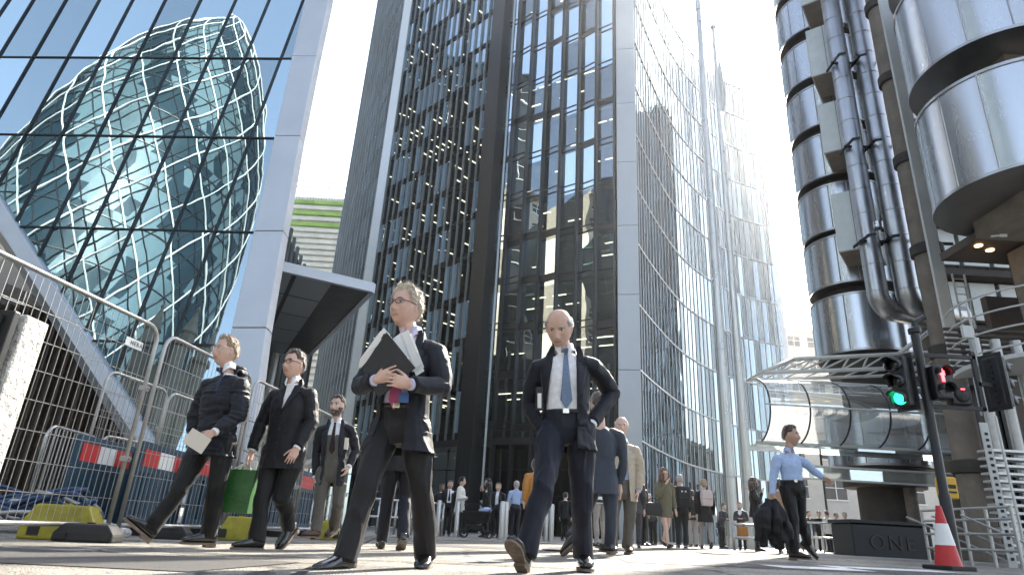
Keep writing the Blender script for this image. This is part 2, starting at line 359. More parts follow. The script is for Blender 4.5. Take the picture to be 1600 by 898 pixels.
# right-hand frame, in cladding lengths
fi = [(537, -260), (480, 0), (459, 93), (432, 217), (400, 365), (366, 515), (308, 790)]
fo = [(571, -260), (517, 0), (497, 93), (472, 217), (446, 365), (420, 515), (384, 790)]
b = MB()
for i in range(len(fi) - 1):
    q = [sp(*fi[i], .0), sp(*fo[i], .0), sp(*fo[i + 1], .0), sp(*fi[i + 1], .0)]
    up = (q[0] - q[3]).normalized() * .025; q[0] = q[0] - up; q[1] = q[1] - up
    b.prism([p + n_ * .22 for p in q], n_ * -.55)
b.build('corner_frame', M['frame_grey'], scal, bevel=.03)
d1 = [(-120, 118), (0, 305), (250, 700), (308, 790)]; d2 = [(-120, 165), (0, 356), (225, 700), (284, 790)]; d3 = [(-120, 190), (0, 378), (205, 700), (262, 790)]
b = MB(); b2 = MB()
for i in range(3):
    q = [sp(*d1[i]), sp(*d1[i + 1]), sp(*d2[i + 1]), sp(*d2[i])]
    ad_ = (q[1] - q[0]).normalized() * .02
    q = [q[0] + ad_, q[1] - ad_, q[2] - ad_, q[3] + ad_]
    b.prism([p + n_ * .25 for p in q], n_ * -.9)
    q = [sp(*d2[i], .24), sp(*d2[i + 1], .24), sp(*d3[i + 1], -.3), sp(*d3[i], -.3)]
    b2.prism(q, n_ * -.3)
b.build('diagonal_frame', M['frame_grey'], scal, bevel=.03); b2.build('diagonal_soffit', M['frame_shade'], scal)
# recessed base wall with vertical fins under the diagonal, and the body of the tower
b = MB(); b.box((-24, 26.5, 4), (20, .4, 8.5)); b.build('base_wall', M['brown_panel'], scal)
b = MB()
for k in range(44): b.box((-34 + k * .45, 26.1, 4), (.06, .3, 8.4))
b.build('base_fins', M['brown_panel'], scal)
b = MB(); q = [(-120, -260), (560, -260), (346, 780), (-120, 780)]
q = [sp(*k, -1.6) for k in ((-120, -260), (530, -260), (430, 217), (0, 300), (-120, 118))]
b.prism(q, n_ * -5 + h_ * -3.2); b.build('tower_body', M['glass_blue'], scal)

# the round tower behind the street, seen only as the reflection in that facade
vp = V((0, 0, 1)) - n_ * (2 * n_.z)
Q = at(222, 300, 145); Qr = Q - n_ * (2 * (Q - P0).dot(n_)); H = Qr.z + 78; gc = V((Qr.x, Qr.y, 0))
prof = [(0, .86), (.1, .92), (.25, .985), (.38, 1), (.5, .975), (.6, .93), (.7, .82), (.78, .69), (.85, .54), (.91, .37), (.955, .22), (.985, .1), (1, .01)]
def gr(t): return 28.5 * np.interp(t, [p[0] for p in prof], [p[1] for p in prof])
gk = thing('round_tower', 'tapering round glass tower with white diagonal bracing, seen reflected in the leaning glass facade', 'tower', gc)
NA, NZ = 72, 40; b = MB(); Pg = [[gc + V((gr(j / NZ) * math.cos(2 * math.pi * (i + .5 * (j % 2)) / NA), gr(j / NZ) * math.sin(2 * math.pi * (i + .5 * (j % 2)) / NA), H * j / NZ)) for i in range(NA)] for j in range(NZ + 1)]
b.v = [tuple(p) for r in Pg for p in r]
for j in range(NZ):
    for i in range(NA):
        a0, a1 = j * NA + i, j * NA + (i + 1) % NA; c0, c1 = (j + 1) * NA + i, (j + 1) * NA + (i + 1) % NA
        mi = 1 if (6 * (i / NA - .55 * j / NZ)) % 1 < .55 else 0
        if rng.random() < .08: mi = 1 - mi
        for f in (((a0, a1, c0), (a1, c1, c0)) if j % 2 == 0 else ((a0, a1, c1), (a0, c1, c0))): b.f.append(f); b.m.append(mi)
b.build('glass_shell', [M['glass_gherkin'], M['glass_gherkin_light']], gk)
b = MB(); b2 = MB()
for k in range(18):
    for sgn in (1, -1):
        b.tube([gc + V(((gr(t) + .3) * math.cos(2 * math.pi * (k / 18 + sgn * t * .55)), (gr(t) + .3) * math.sin(2 * math.pi * (k / 18 + sgn * t * .55)), H * t)) for t in np.linspace(0, .985, 44)], .17, 5)
for k in range(36):
    for sgn in (1, -1):
        b2.tube([gc + V(((gr(t) + .1) * math.cos(2 * math.pi * ((k + .5) / 36 + sgn * t * .55)), (gr(t) + .1) * math.sin(2 * math.pi * ((k + .5) / 36 + sgn * t * .55)), H * t)) for t in np.linspace(0, .97, 40)], .15, 4)
for t in np.linspace(.05, .96, 16): b2.tube([gc + V(((gr(t) + .1) * math.cos(a), (gr(t) + .1) * math.sin(a), H * t)) for a in np.linspace(0, 2 * math.pi, 61)], .13, 4, caps=False)
b.build('bracing', M['brace_white'], gk); b2.build('glazing_bars', M['dark_metal'], gk)
# stone church tower with pinnacles, reflected low in the same facade
Qc = at(262, 585, 60); Qc = Qc - n_ * (2 * (Qc - P0).dot(n_)); ch = thing('church_tower', 'stone church tower with four pinnacles, seen reflected low in the leaning facade', 'church', (Qc.x, Qc.y, 0))
b = MB(); b.box((Qc.x, Qc.y, Qc.z / 2), (4, 4, Qc.z)); b.build('tower_wall', M['stone_dark'], ch)
for sx in (-1, 1):
    for sy in (-1, 1):
        b = MB(); c = (Qc.x + sx * 1.8, Qc.y + sy * 1.8, 0); z = Qc.z
        b.lathe(c, [(.8, 0), (.8, z + 1.5), (1., z + 1.7), (1., z + 2.1), (.65, z + 2.3), (.65, z + 3.4), (.8, z + 3.6), (.4, z + 4.8), (.12, z + 6), (.24, z + 6.3), (.02, z + 6.8)], 8); b.build('pinnacle', M['stone_dark'], ch)

# ================================================================== tall dark glass tower in the middle
SC = 1.45; HT = 92.0; Z0 = 6.7; FH = 3.9
c0 = V((5.3, 30, 0)) * SC; c1 = V((-1.43, 33.98, 0)) * SC; c3 = V((-14.9, 47.2, 0)) * SC
c2 = c1 + (c3 - c1) * .66; dfar = V((-math.sin(rad(27)), math.cos(rad(27)), 0)); 
# the last facet is turned further away; its end is where the photo's left edge lies
rr = -15.3 / 50
tt = (c2.x - rr * c2.y) / (rr * dfar.y - dfar.x); c3 = c2 + dfar * tt
tow = thing('glass_tower', 'tall dark glass office tower with vertical fins filling the middle of the street', 'office tower', c1)
nfl = int((HT - Z0) / FH)
def facade(a, bb, n, gm, finm, depth, saw=0, finw=.1, findep=.4, lampdir='in', seed=1, corex=9.):
    R_ = random.Random(seed); d = (bb - a); L_ = d.length; d.normalize(); nn = V((-d.y, d.x, 0))
    if nn.dot(V((0, 0, 0)) - a) < 0: nn = -nn
    for k in range(n):
        p = a + d * (L_ * k / n); q = a + d * (L_ * (k + 1) / n)
        p2 = p + nn * saw * (1 if k % 2 else .35); q2 = q - nn * saw * .25
        g = MB(); tr = MB()
        for f in range(nfl):
            za, zb = Z0 + FH * f, Z0 + FH * (f + 1)
            t1 = R_.uniform(-1, 1) * .004
            g.add([p2 + V((0, 0, za)), q2 + V((0, 0, za)), q2 + V((0, 0, zb)) + nn * t1, p2 + V((0, 0, zb)) + nn * t1], [(0, 1, 2, 3)])
            stg = (.12 * k if saw else 0)
            for zz in (za + .02 + stg, za + .55 + stg): tr.bar(p2 + V((0, 0, zz)) + nn * .03, q2 + V((0, 0, zz)) + nn * .03, .07, .07)
            if not saw or R_.random() < .35: tr.bar(p2 + V((0, 0, za + .28 + stg)) + nn * .012, q2 + V((0, 0, za + .28 + stg)) + nn * .012, .02, .42)
        gl = g.build('glazing', gm, tow); tr.build('glazing_bars', M['dark_clad'] if saw else M['spandrel'], gl)
        f_ = MB(); f_.bar(p + V((0, 0, 0 if saw else Z0)) + nn * findep * .3, p + V((0, 0, HT)) + nn * findep * .3, findep, finw, d); f_.build('fin', finm, tow)
    for f in range(nfl):
        z = Z0 + FH * (f + 1) - .05; b = MB(); b.prism([a - nn * .5 + V((0, 0, z)), bb - nn * .5 + V((0, 0, z)), bb - nn * depth + V((0, 0, z)), a - nn * depth + V((0, 0, z))], (0, 0, .35)); b.build('floor_slab', M['slab'], tow)
        b = MB()
        for k in range(n):
            for dd in ((1.5, 3.4) if lampdir == 'in' else (2.0, 4.2)):
                if R_.random() < .62: continue
                c = a + d * (L_ * (k + R_.uniform(.3, .7)) / n) - nn * dd + V((0, 0, z - .05))
                ax = nn if lampdir == 'in' else d
                b.bar(c - ax * .6, c + ax * .6, .11, .05)
        if b.v: b.build('ceiling_lamps', M['lamp_white'], tow)
    ex = d * (corex)
    b = MB(); b.prism([a - nn * depth, bb + ex - nn * depth, bb + ex - nn * (depth + .3), a - nn * (depth + .3)], (0, 0, HT)); b.build('core_wall', M['interior'], tow)
    # lobby glass
    b = MB(); b.add([a - nn * 1.2, bb - nn * 1.2, bb - nn * 1.2 + V((0, 0, Z0)), a - nn * 1.2 + V((0, 0, Z0))], [(0, 1, 2, 3)]); lg = b.build('lobby_glass', M['glass_dark'], tow)
    b = MB()
    for k in range(0, n + 1, 2): p = a + d * (L_ * k / n) - nn * 1.15; b.bar(p, p + V((0, 0, Z0)), .09, .09)
    for zz in (2.8, 4.6): b.bar(a - nn * 1.14 + V((0, 0, zz)), bb - nn * 1.14 + V((0, 0, zz)), .07, .07)
    b.build('lobby_frame', M['dark_metal'], lg)
    b = MB(); b.prism([a + V((0, 0, Z0)) - nn * 1.3, bb + V((0, 0, Z0)) - nn * 1.3, bb + V((0, 0, Z0)) + nn * .3, a + V((0, 0, Z0)) + nn * .3], (0, 0, -.5)); b.build('lobby_soffit', M['dark_clad'], tow)
facade(c0, c1, 7, M['glass_mid'], M['dark_clad'], 7, saw=.28, finw=.16, findep=.5, lampdir='along', seed=3, corex=5.)
facade(c1 + (c2 - c1) * .03, c2, 18, M['glass_dark'], M['fin'], 7, finw=.09, findep=.26, seed=4)
facade(c2, c3, 14, M['glass_dark'], M['fin'], 7, finw=.10, findep=.4, seed=5, corex=0.)
dl = (c2 - c1).normalized()
b = MB(); b.box(c1 + V((0, 0, HT / 2)) + dl * .35, (1.7, 1.7, HT), Matrix.Rotation(math.atan2(dl.y, dl.x), 3, 'Z')); b.build('corner_pier', M['dark_clad'], tow, bevel=.05)
b = MB(); b.box(c1 + V((.75, -1.0, HT / 2)), (.16, .3, HT)); b.build('pier_edge', M['fin'], tow)
b = MB(); b.box(c2 + V((0, -.3, HT / 2)), (.9, .7, HT)); b.build('pale_pier', M['fin_pale'], tow)
ct = V((5.9, 30.1, 0)) * SC; dn = (V((0, 0, 0)) - ct).normalized()
for k in range(17):
    b = MB(); b.box(ct + V((.05, 0, k * 5.6 + 2.79)), (1.55, 1.2, 5.57), Matrix.Rotation(math.atan2(dn.y, dn.x) + math.pi / 2, 3, 'Z')); b.build('pier_panel', M['column_grey'], tow, bevel=.02)
b = MB(); b.prism([ct + V((-.3, .7, 0)), ct + V((.5, .9, 0)), ct + V((6.5, 15, 0)), ct + V((1, 18, 0))], (0, 0, HT)); b.build('side_wall', M['column_grey'], tow)

# ---- concave glass building to its right
kp = [V(p) * SC for p in ((6.35, 30.6, 0), (8.3, 34.5, 0), (11.3, 39.8, 0), (14.65, 44, 0), (18.2, 47, 0), (21.9, 48.6, 0))]
def catm(t):
    n = len(kp) - 1; x = min(max(t, 0), .99999) * n; i = int(x); u = x - i
    P = [kp[max(i - 1, 0)], kp[i], kp[i + 1], kp[min(i + 2, n)]]
    return .5 * ((2 * P[1]) + (P[2] - P[0]) * u + (2 * P[0] - 5 * P[1] + 4 * P[2] - P[3]) * u * u + (3 * P[1] - P[0] - 3 * P[2] + P[3]) * u ** 3)
cb = thing('curved_glass_building', 'lower concave glass building curving away right of the grey pier', 'office building', catm(.5))
NB = 40; HC = 57.5; pts = [catm(k / NB) for k in range(NB + 1)]
fl = [Z0 + 5.1 * k for k in range(0, 10)] + [HC]
for k in range(NB):
    p, q = pts[k], pts[k + 1]; b = MB(); d = (q - p).normalized(); nn = V((d.y, -d.x, 0))
    for i in range(len(fl) - 1):
        t1, t2 = rng.uniform(-.0022, .0022), rng.uniform(-.0022, .0022)
        b.add([p + V((0, 0, fl[i])), q + V((0, 0, fl[i])) + nn * t1, q + V((0, 0, fl[i + 1])) + nn * (t1 + t2), p + V((0, 0, fl[i + 1])) + nn * t2], [(0, 1, 2, 3)])
    b.m = [1 if rng.random() < .3 else 0 for _ in b.f]
    b.build('glazing', [M['glass_curve'], M['glass_curve_pale']], cb)
    b = MB(); b.bar(p + nn * .03, p + nn * .03 + V((0, 0, HC + 1.3)), .09, .05, nn); b.build('mullion', M['frame_shade'], cb)
for z in fl:
    b = MB()
    for k in range(NB):
        d = (pts[k + 1] - pts[k]).normalized(); nn = V((d.y, -d.x, 0)); b.bar(pts[k] + nn * .05 + V((0, 0, z)), pts[k + 1] + nn * .05 + V((0, 0, z)), .09, .13)
    b.build('transom', M['frame_shade'], cb)
b = MB()
for k in range(NB):
    d = (pts[k + 1] - pts[k]).normalized(); nn = V((d.y, -d.x, 0)); b.prism([pts[k] - nn * 1.2, pts[k + 1] - nn * 1.2, pts[k + 1] - nn * 1.4, pts[k] - nn * 1.4], (0, 0, HC - 1.5))
b.build('inner_wall', M['interior'], cb)
b = MB()
for k in range(NB): b.add([pts[k], pts[k + 1], pts[k + 1] + V((0, 0, Z0)), pts[k] + V((0, 0, Z0))], [(0, 1, 2, 3)])
b.build('lobby_glass', M['glass_dark'], cb)
b = MB(); e = pts[-1]; b.prism([e + V((.02, 0, 0)), e + V((.7, .3, 0)), e + V((6, 18, 0)), e + V((5.3, 18.3, 0))], (0, 0, HC)); b.build('end_wall', M['column_grey'], cb)

# ================================================================== buildings further off
def slab_building(name, label, cat, P, dirx, wdt, dep, ht, wall, rows, cols, win, wz=(.25, .72), wx=(.2, .8), trim=None):
    P = V(P); d = V((math.cos(dirx), math.sin(dirx), 0)); nn = V((d.y, -d.x, 0)); t = thing(name, label, cat, P)
    b = MB(); b.prism([P, P + d * wdt, P + d * wdt - nn * dep, P - nn * dep], (0, 0, ht)); b.build('wall', wall, t)
    fh = ht / rows; cw = wdt / cols
    for r in range(rows):
        for c in range(cols):
            o = P + d * (c * cw) + V((0, 0, r * fh)); x0, x1, z0, z1 = cw * wx[0], cw * wx[1], fh * wz[0], fh * wz[1]
            b = MB(); b.prism([o + d * x0 + V((0, 0, z0)), o + d * x1 + V((0, 0, z0)), o + d * x1 + V((0, 0, z1)), o + d * x0 + V((0, 0, z1))], nn * .06); wn = b.build('window', win, t)
            b = MB(); xm = (x0 + x1) / 2; b.bar(o + d * xm + nn * .09 + V((0, 0, z0)), o + d * xm + nn * .09 + V((0, 0, z1)), .1, .08); zm = lerp(z0, z1, .6); b.bar(o + d * x0 + nn * .09 + V((0, 0, zm)), o + d * x1 + nn * .09 + V((0, 0, zm)), .08, .1)
            b.bar(o + d * (x0 - .1) + nn * .12 + V((0, 0, z0)), o + d * (x1 + .1) + nn * .12 + V((0, 0, z0)), .3, .15)
            b.build('frame', trim or M['white'], wn)
    b = MB(); b.bar(P + V((0, 0, ht)) + nn * .2, P + d * wdt + V((0, 0, ht)) + nn * .2, .9, .7); b.build('cornice', wall, t)
    return t
q = atz(1216, 856, 0.02); a = at(1222, 850, 128); 
slab_building('stone_building', 'pale stone building with sash windows, furthest off between the glass and steel', 'building', (a.x - 4, 128, 0), rad(4), 26, 12, at(1250, 515, 128).z, M['stone_pale'], 9, 6, M['dark_metal'])
a = at(1165, 850, 88)
slab_building('stone_terrace', 'stone terrace with large windows seen under the glazed walkway', 'building', (a.x, 88, 0), rad(-3), 40, 12, at(1250, 672, 88).z, M['stone_pale'], 3, 8, M['dark_metal'], wx=(.2,.75), wz=(.25,.75))
# louvred building in the gap on the left
gb = thing('louvred_building', 'distant green and cream louvred building between the leaning tower and the fins', 'building', at(495, 800, 120))
xa, xb = at(440, 400, 120).x, at(560, 400, 120).x; zt = at(495, 292, 120).z
b = MB(); b.box(((xa + xb) / 2, 124, zt / 2 - 1), (xb - xa, 6, zt - 2)); b.build('wall', M['cream'], gb)
k = 0; z = 10.
while z < zt - 3:
    b = MB(); b.box(((xa + xb) / 2, 120.6, z), (xb - xa, .7, .75)); b.build('louvre', M['green_sheet'] if (z > zt - 11 and k % 2) else M['cream'], gb); z += 1.3; k += 1
b = MB()
for i in range(28): x = xa + (xb - xa) * i / 27; b.bar((x, 120.5, zt - 3), (x, 120.5, zt + 1.5), .1, .1)
for dz in (1.5, .2): b.bar((xa, 120.5, zt + dz), (xb, 120.5, zt + dz), .14, .14)
b.build('roof_rail', M['fin'], gb)
# dark curved wing
wg = thing('curved_wing', 'low dark curved wing with vertical ribs behind the entrance canopy', 'building', at(470, 800, 40))
b = MB(); b2 = MB(); zt = at(450, 332, 34).z; wp = [at(lerp(395, 512, t), 420, lerp(31, 52, t ** 1.3)) for t in np.linspace(0, 1, 16)]
for i in range(15):
    p, q = wp[i].copy(), wp[i + 1].copy(); p.z = q.z = 0; b.prism([p, q, q + V((-.4, .4, 0)), p + V((-.4, .4, 0))], (0, 0, zt))
    b2.bar(p + V((.1, -.1, 0)), p + V((.1, -.1, zt + .5)), .18, .25)
b.build('wall', M['dark_clad'], wg); b2.build('ribs', M['fin'], wg)
# entrance canopy
CZ = 10.0; cp = [atz(x, y, CZ) for x, y in ((395, 412), (582, 455), (478, 560), (372, 540))]
cn = thing('entrance_canopy', 'flat grey entrance canopy on the right of the leaning tower frame', 'canopy', (cp[0].x, cp[0].y, .1))
b = MB(); b.prism(cp, (0, 0, .28)); b.build('canopy_slab', M['dark_clad'], cn)
b = MB()
for i in range(4):
    p, q = cp[i], cp[(i + 1) % 4]; d = (q - p).normalized(); b.bar(p + V((0, 0, .16)), q + V((0, 0, .16)), .22, .44)
b.build('edge_trim', M['frame_grey'], cn)
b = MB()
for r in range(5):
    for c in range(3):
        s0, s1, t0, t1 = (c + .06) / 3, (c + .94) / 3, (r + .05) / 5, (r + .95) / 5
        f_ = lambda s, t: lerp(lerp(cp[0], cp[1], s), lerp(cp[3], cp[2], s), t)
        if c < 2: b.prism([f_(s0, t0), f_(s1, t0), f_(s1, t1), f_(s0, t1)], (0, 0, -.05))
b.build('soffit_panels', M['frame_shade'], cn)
b = MB(); p = atz(505, 500, .1); p = lerp(cp[3], cp[2], .55); b.lathe((p.x, p.y, 0), [(.22, .1), (.22, CZ)], 16); b.build('post', M['fin_pale'], cn)
# stone block that stands behind the leaning tower and shows in the dark tower's front
sb = slab_building('stone_office', 'sunlit stone office block mirrored in the dark tower front', 'building', (-66, 8, 0), rad(62), 28, 14, 60, M['stone'], 14, 7, M['dark_metal'])

slab_building('added_dark_block', 'unseen dark block added for the ribbed side of the dark tower to mirror', 'building', (-74, 38, 0), rad(80), 60, 14, 100, M['dark_clad'], 10, 6, M['spandrel'])  # unseen; added so the ribbed facade mirrors something dark instead of sky

slab_building('added_rear_block', 'unseen dark glazed block added behind the viewer to darken bands in the steel drums', 'building', (34, -34, 0), rad(178), 26, 14, 44, M['dark_clad'], 10, 6, M['glass_mid'])  # added out of view so the steel drums mirror dark bands
slab_building('added_stone_block', 'unseen low stone block added behind the viewer, mirrored low in the leaning facade', 'building', (-6, -30, 0), rad(182), 40, 12, 20, M['stone_dark'], 5, 9, M['spandrel'])  # also added out of view, as a dark mass for the reflections
# patches, joints and drain in the road
M['patch'] = mat('dark asphalt patch', (.075, .072, .068), .7, var=.35, vscale=60, bump=.6, bscale=90)
M['joint'] = mat('bitumen joint', (.03, .03, .03), .6, var=.3, vscale=20)
def flat(pts, dz, n=6):
    b = MB(); P = [[lerp(lerp(V(pts[0]), V(pts[1]), i / n), lerp(V(pts[3]), V(pts[2]), i / n), j / n) for i in range(n + 1)] for j in range(n + 1)]
    for r in P:
        for p in r: p.z = gz(p.x) + dz
    b.grid(P); return b
for k, q in enumerate((((-3.6, 3.4), (-1.4, 3.2), (-1.2, 4.3), (-3.4, 4.6)), ((1.2, 6.3), (4.6, 6.0), (4.8, 7.2), (1.3, 7.4)), ((-1.5, 9.2), (.6, 9.0), (.7, 10.4), (-1.4, 10.5)))): struct(flat([(x, y, 0) for x, y in q], .004).build('road_patch', M['patch'], smooth='all'))
for k, (a, e) in enumerate((((-9, 5.1), (9, 4.55)), ((-9, 8.25), (12, 7.75)), ((-6, 12.4), (14, 11.6)), ((-.6, 1), (-2.6, 14.8)), ((2.6, 1), (5.2, 14.8)))):
    a, e = V((*a, 0)), V((*e, 0)); d = (e - a).normalized(); nn = V((-d.y, d.x, 0)) * .022; struct(flat([a - nn, e - nn, e + nn, a + nn], .006, 24).build('road_joint', M['joint'], smooth='all'))
# hazy air over the whole street
hz = bpy.data.materials.new('haze'); hz.use_nodes = True; t = hz.node_tree
for n in list(t.nodes):
    if n.type != 'OUTPUT_MATERIAL': t.nodes.remove(n)
pv = t.nodes.new('ShaderNodeVolumePrincipled'); pv.inputs['Color'].default_value = (.93, .95, .97, 1); pv.inputs['Density'].default_value = .00046; pv.inputs['Anisotropy'].default_value = .78
t.links.new(pv.outputs[0], [n for n in t.nodes if n.type == 'OUTPUT_MATERIAL'][0].inputs['Volume'])
b = MB(); b.box((0, 0, 104.5), (900, 900, 211)); struct(b.build('haze', hz), 'stuff')
# ================================================================== steel building on the right
LY = 31.0; lc = V((18.15, LY, 0)); LR = 2.25
st = thing('steel_stair_tower', 'stack of stainless steel drums and pale pods with two vertical steel ducts', 'stair tower', lc)
zb = [29.17 + 3.4 * k for k in (3, 2, 1, 0)] + [25.67, 22.39, 19.09, 15.89, 12.88, 9.35, 4.0]
for i, z in enumerate(zb):
    hgt = 2.62 if i < 9 else (2.9 if i == 9 else 2.4)
    b = MB(); b.lathe(lc, [(LR, z), (LR, z + hgt)], 64, caps=False); b.lathe(lc, [(LR - .02, z + hgt - .01), (.1, z + hgt + .02)], 48, caps=False)
    d = b.build('drum', M['steel'], st, smooth=True)
    b = MB(); b.lathe(lc, [(LR + .03, z - .05), (LR + .03, z + .06)], 64); b.lathe(lc, [(LR + .025, z + hgt - .07), (LR + .025, z + hgt + .03)], 64)
    for k in range(16):
        a = 2 * math.pi * k / 16; p = lc + V((math.cos(a) * (LR + .005), math.sin(a) * (LR + .005), 0)); b.bar(p + V((0, 0, z + .05)), p + V((0, 0, z + hgt - .05)), .03, .03)
    b.build('seam', M['steel_dull'], d, smooth=True)
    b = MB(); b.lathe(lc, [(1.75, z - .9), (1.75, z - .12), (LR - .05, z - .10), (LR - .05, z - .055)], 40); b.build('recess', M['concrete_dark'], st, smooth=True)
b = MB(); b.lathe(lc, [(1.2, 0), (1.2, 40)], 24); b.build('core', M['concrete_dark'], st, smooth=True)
b = MB(); b.lathe(lc + V((.4, -1.2, 0)), [(.28, .1), (.28, 3.2)], 16); b.build('post', M['concrete'], st, smooth=True)
POD = rad(37)
for px, yt, yb in ((1243, -150, -75), (1252, -62, 10), (1268, 50, 121), (1287, 166, 240), (1310, 305, 394)):
    p = at(px, yb, 27.6); z1 = at(px, yt, 27.6).z
    c = p + V((math.cos(POD), -math.sin(POD), 0)) * .85 + V((math.sin(POD), math.cos(POD), 0)) * 1.5; RM = Matrix.Rotation(-POD, 3, 'Z')
    b = MB(); b.box((c.x, c.y, (p.z + z1) / 2), (1.7, 3.0, z1 - p.z), RM); pd = b.build('pod', M['box_metal'], st, bevel=.04)
    b = MB(); b.box((c.x, c.y, p.z - .02), (1.55, 2.85, .03), RM); b.build('underside', M['concrete'], pd)
    b = MB(); b.box((c.x, c.y, (p.z + z1) / 2), (.02, 3.02, z1 - p.z - .05), RM); b.build('seam', M['dark_metal'], pd)
# ducts
def duct(name, pa, pb, Y, r, yend, label):
    xa = (at(*pa, Y).x + at(*pb, Y).x) / 2; zb_ = at(pb[0], yend, Y).z + r
    t = thing(name, label, 'duct', (xa, Y, zb_), 'vertical steel ducts on the stair tower')
    R_ = .75; path = [V((xa, Y, 44)), V((xa, Y, zb_ + R_ + .01))] + [V((xa + R_ * (1 - math.cos(a)), Y + .25 * (1 - math.cos(a)), zb_ + R_ * (1 - math.sin(a)))) for a in np.linspace(0, math.pi / 2, 9)] + [V((xa + R_ + 2.2, Y + .9, zb_))]
    b = MB(); b.tube(path, r, 28); b.build('pipe', M['pipe'], t, smooth='all')
    z = zb_ + R_
    while z < 44:
        b = MB(); b.lathe((xa, Y, 0), [(r + .004, z - .02), (r + .014, z), (r + .004, z + .02)], 28); b.build('joint_ring', M['steel_dull'], t, smooth=True); z += 1.28
    for k in range(3, 9, 2):
        q = path[1 + k]; dd = (path[2 + k] - path[k]).normalized(); b = MB(); b.tube([q - dd * .03, q + dd * .03], r + .01, 28); b.build('joint_ring', M['steel_dull'], t, smooth=True)
    return xa
x1 = duct('steel_duct', (1296, 0), (1370, 450), 26, .43, 497, 'left of the two tall steel ducts, running down beside the pale pods')
x2 = duct('steel_duct', (1336, 0), (1415, 450), 25.6, .47, 495, 'right of the two tall steel ducts, beside the dark concrete column')
for y in (-30, 95, 225, 372):
    z = at(1330, y, 25.5).z
    b = MB(); b.bar((x1 - .6, 25.75, z), (x2 + 2.4, 25.5, z), .11, .11)
    for xx, rr_ in ((x1, .46), (x2, .5)):
        for s in (-1, 1): b.bar((xx + s * (rr_ + .06), 25.1, z), (xx + s * (rr_ + .06), 26.4, z), .07, .12); b.bar((xx + s * (rr_ + .06), 25.1, z), (xx + s * (rr_ - .2), 24.98, z), .06, .12)
    tag(b.build('pipe_bracket', M['dark_metal']), {-30: 'topmost dark bracket clamping the two steel ducts', 95: 'dark bracket clamping the two steel ducts, upper one in view', 225: 'dark bracket across the two steel ducts, between two others', 372: 'lowest dark bracket clamping the two steel ducts above their bends'}[y], 'bracket', 'brackets clamping the steel ducts')
b = MB(); p = at(1372, 352, 25.0); b.lathe(p, [(.18, -.16), (.2, -.14), (.2, .14), (.12, .2)], 16); b.bar(p, p + V((.2, .7, 0)), .06, .06); tag(b.build('wall_lamp', M['steel'], smooth=True), 'small steel drum lamp fixed to the left duct', 'lamp')

# columns
def column(Y, pa, pb, r, m, label):
    x = (at(*pa, Y).x + at(*pb, Y).x) / 2; b = MB(); b.lathe((x, Y, 0), [(r, -.1), (r, 46)], 28); t = thing('concrete_column', label, 'column', (x, Y, 0), 'concrete columns of the steel building')
    b.build('shaft', m, t, smooth=True)
    for z in (3.4, 7.8, 12.2, 16.6, 21, 25.4):
        b = MB(); b.lathe((x, Y, z), [(r + .05, -.25), (r + .12, -.2), (r + .12, .2), (r + .05, .25)], 28); b.build('collar', M['concrete_dark'], t, smooth=True)
    return x
xc = column(24, (1382, 0), (1523, 850), .5, M['concrete'], 'thick grey concrete column right of the steel ducts, behind the traffic signals')
column(28.5, (1452, 540), (1486, 720), .38, M['concrete'], 'thinner beige concrete column standing behind the thick one')
# main body behind
bd = thing('steel_building', 'dark main body of the steel building with pale panels behind the ducts', 'office building', (26, 34, 0))
b = MB(); b.box((33.6, 38, 27), (22, 8, 38)); b.build('wall', M['concrete_dark'], bd)
for k in range(10):
    for j in range(5):
        z = 9.4 + k * 3.36; b = MB(); b.box((23.4 + j * 1.75, 33.6, z + 1.1), (1.5, .5, 2.3)); b.build('panel', M['box_metal'], bd, bevel=.03)
for k in range(11):
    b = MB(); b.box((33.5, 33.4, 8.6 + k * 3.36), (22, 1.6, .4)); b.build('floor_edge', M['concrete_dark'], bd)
b = MB(); b.box((33, 31, 4.2), (21, .5, 8.8)); b.build('ground_wall', M['brown_panel'], bd)
b = MB()
for k in range(12): b.bar((23 + k * 1.3, 30.7, .1), (23 + k * 1.3, 30.7, 8.4), .1, .1)
b.build('ground_frame', M['dark_metal'], bd)
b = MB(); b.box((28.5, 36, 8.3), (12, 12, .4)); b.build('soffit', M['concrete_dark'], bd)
# pale upright strip with ladder rungs
xs_ = at(1400, 100, 21.5).x; t = thing('upright_strip', 'pale upright metal strip with a ladder right of the thick column', 'cladding', (xs_, 21.5, 7))
b = MB(); b.box((xs_, 21.5, 19.5), (.42, .12, 26)); b.build('strip', M['white_steel'], t)
b = MB()
for s in (0, .45): b.bar((xs_ + .35 + s, 21.3, 4.8), (xs_ + .35 + s, 21.3, 10), .05, .05)
for k in range(17): b.bar((xs_ + .35, 21.3, 5 + k * .3), (xs_ + .8, 21.3, 5 + k * .3), .03, .03)
b.build('ladder', M['white_steel'], t)

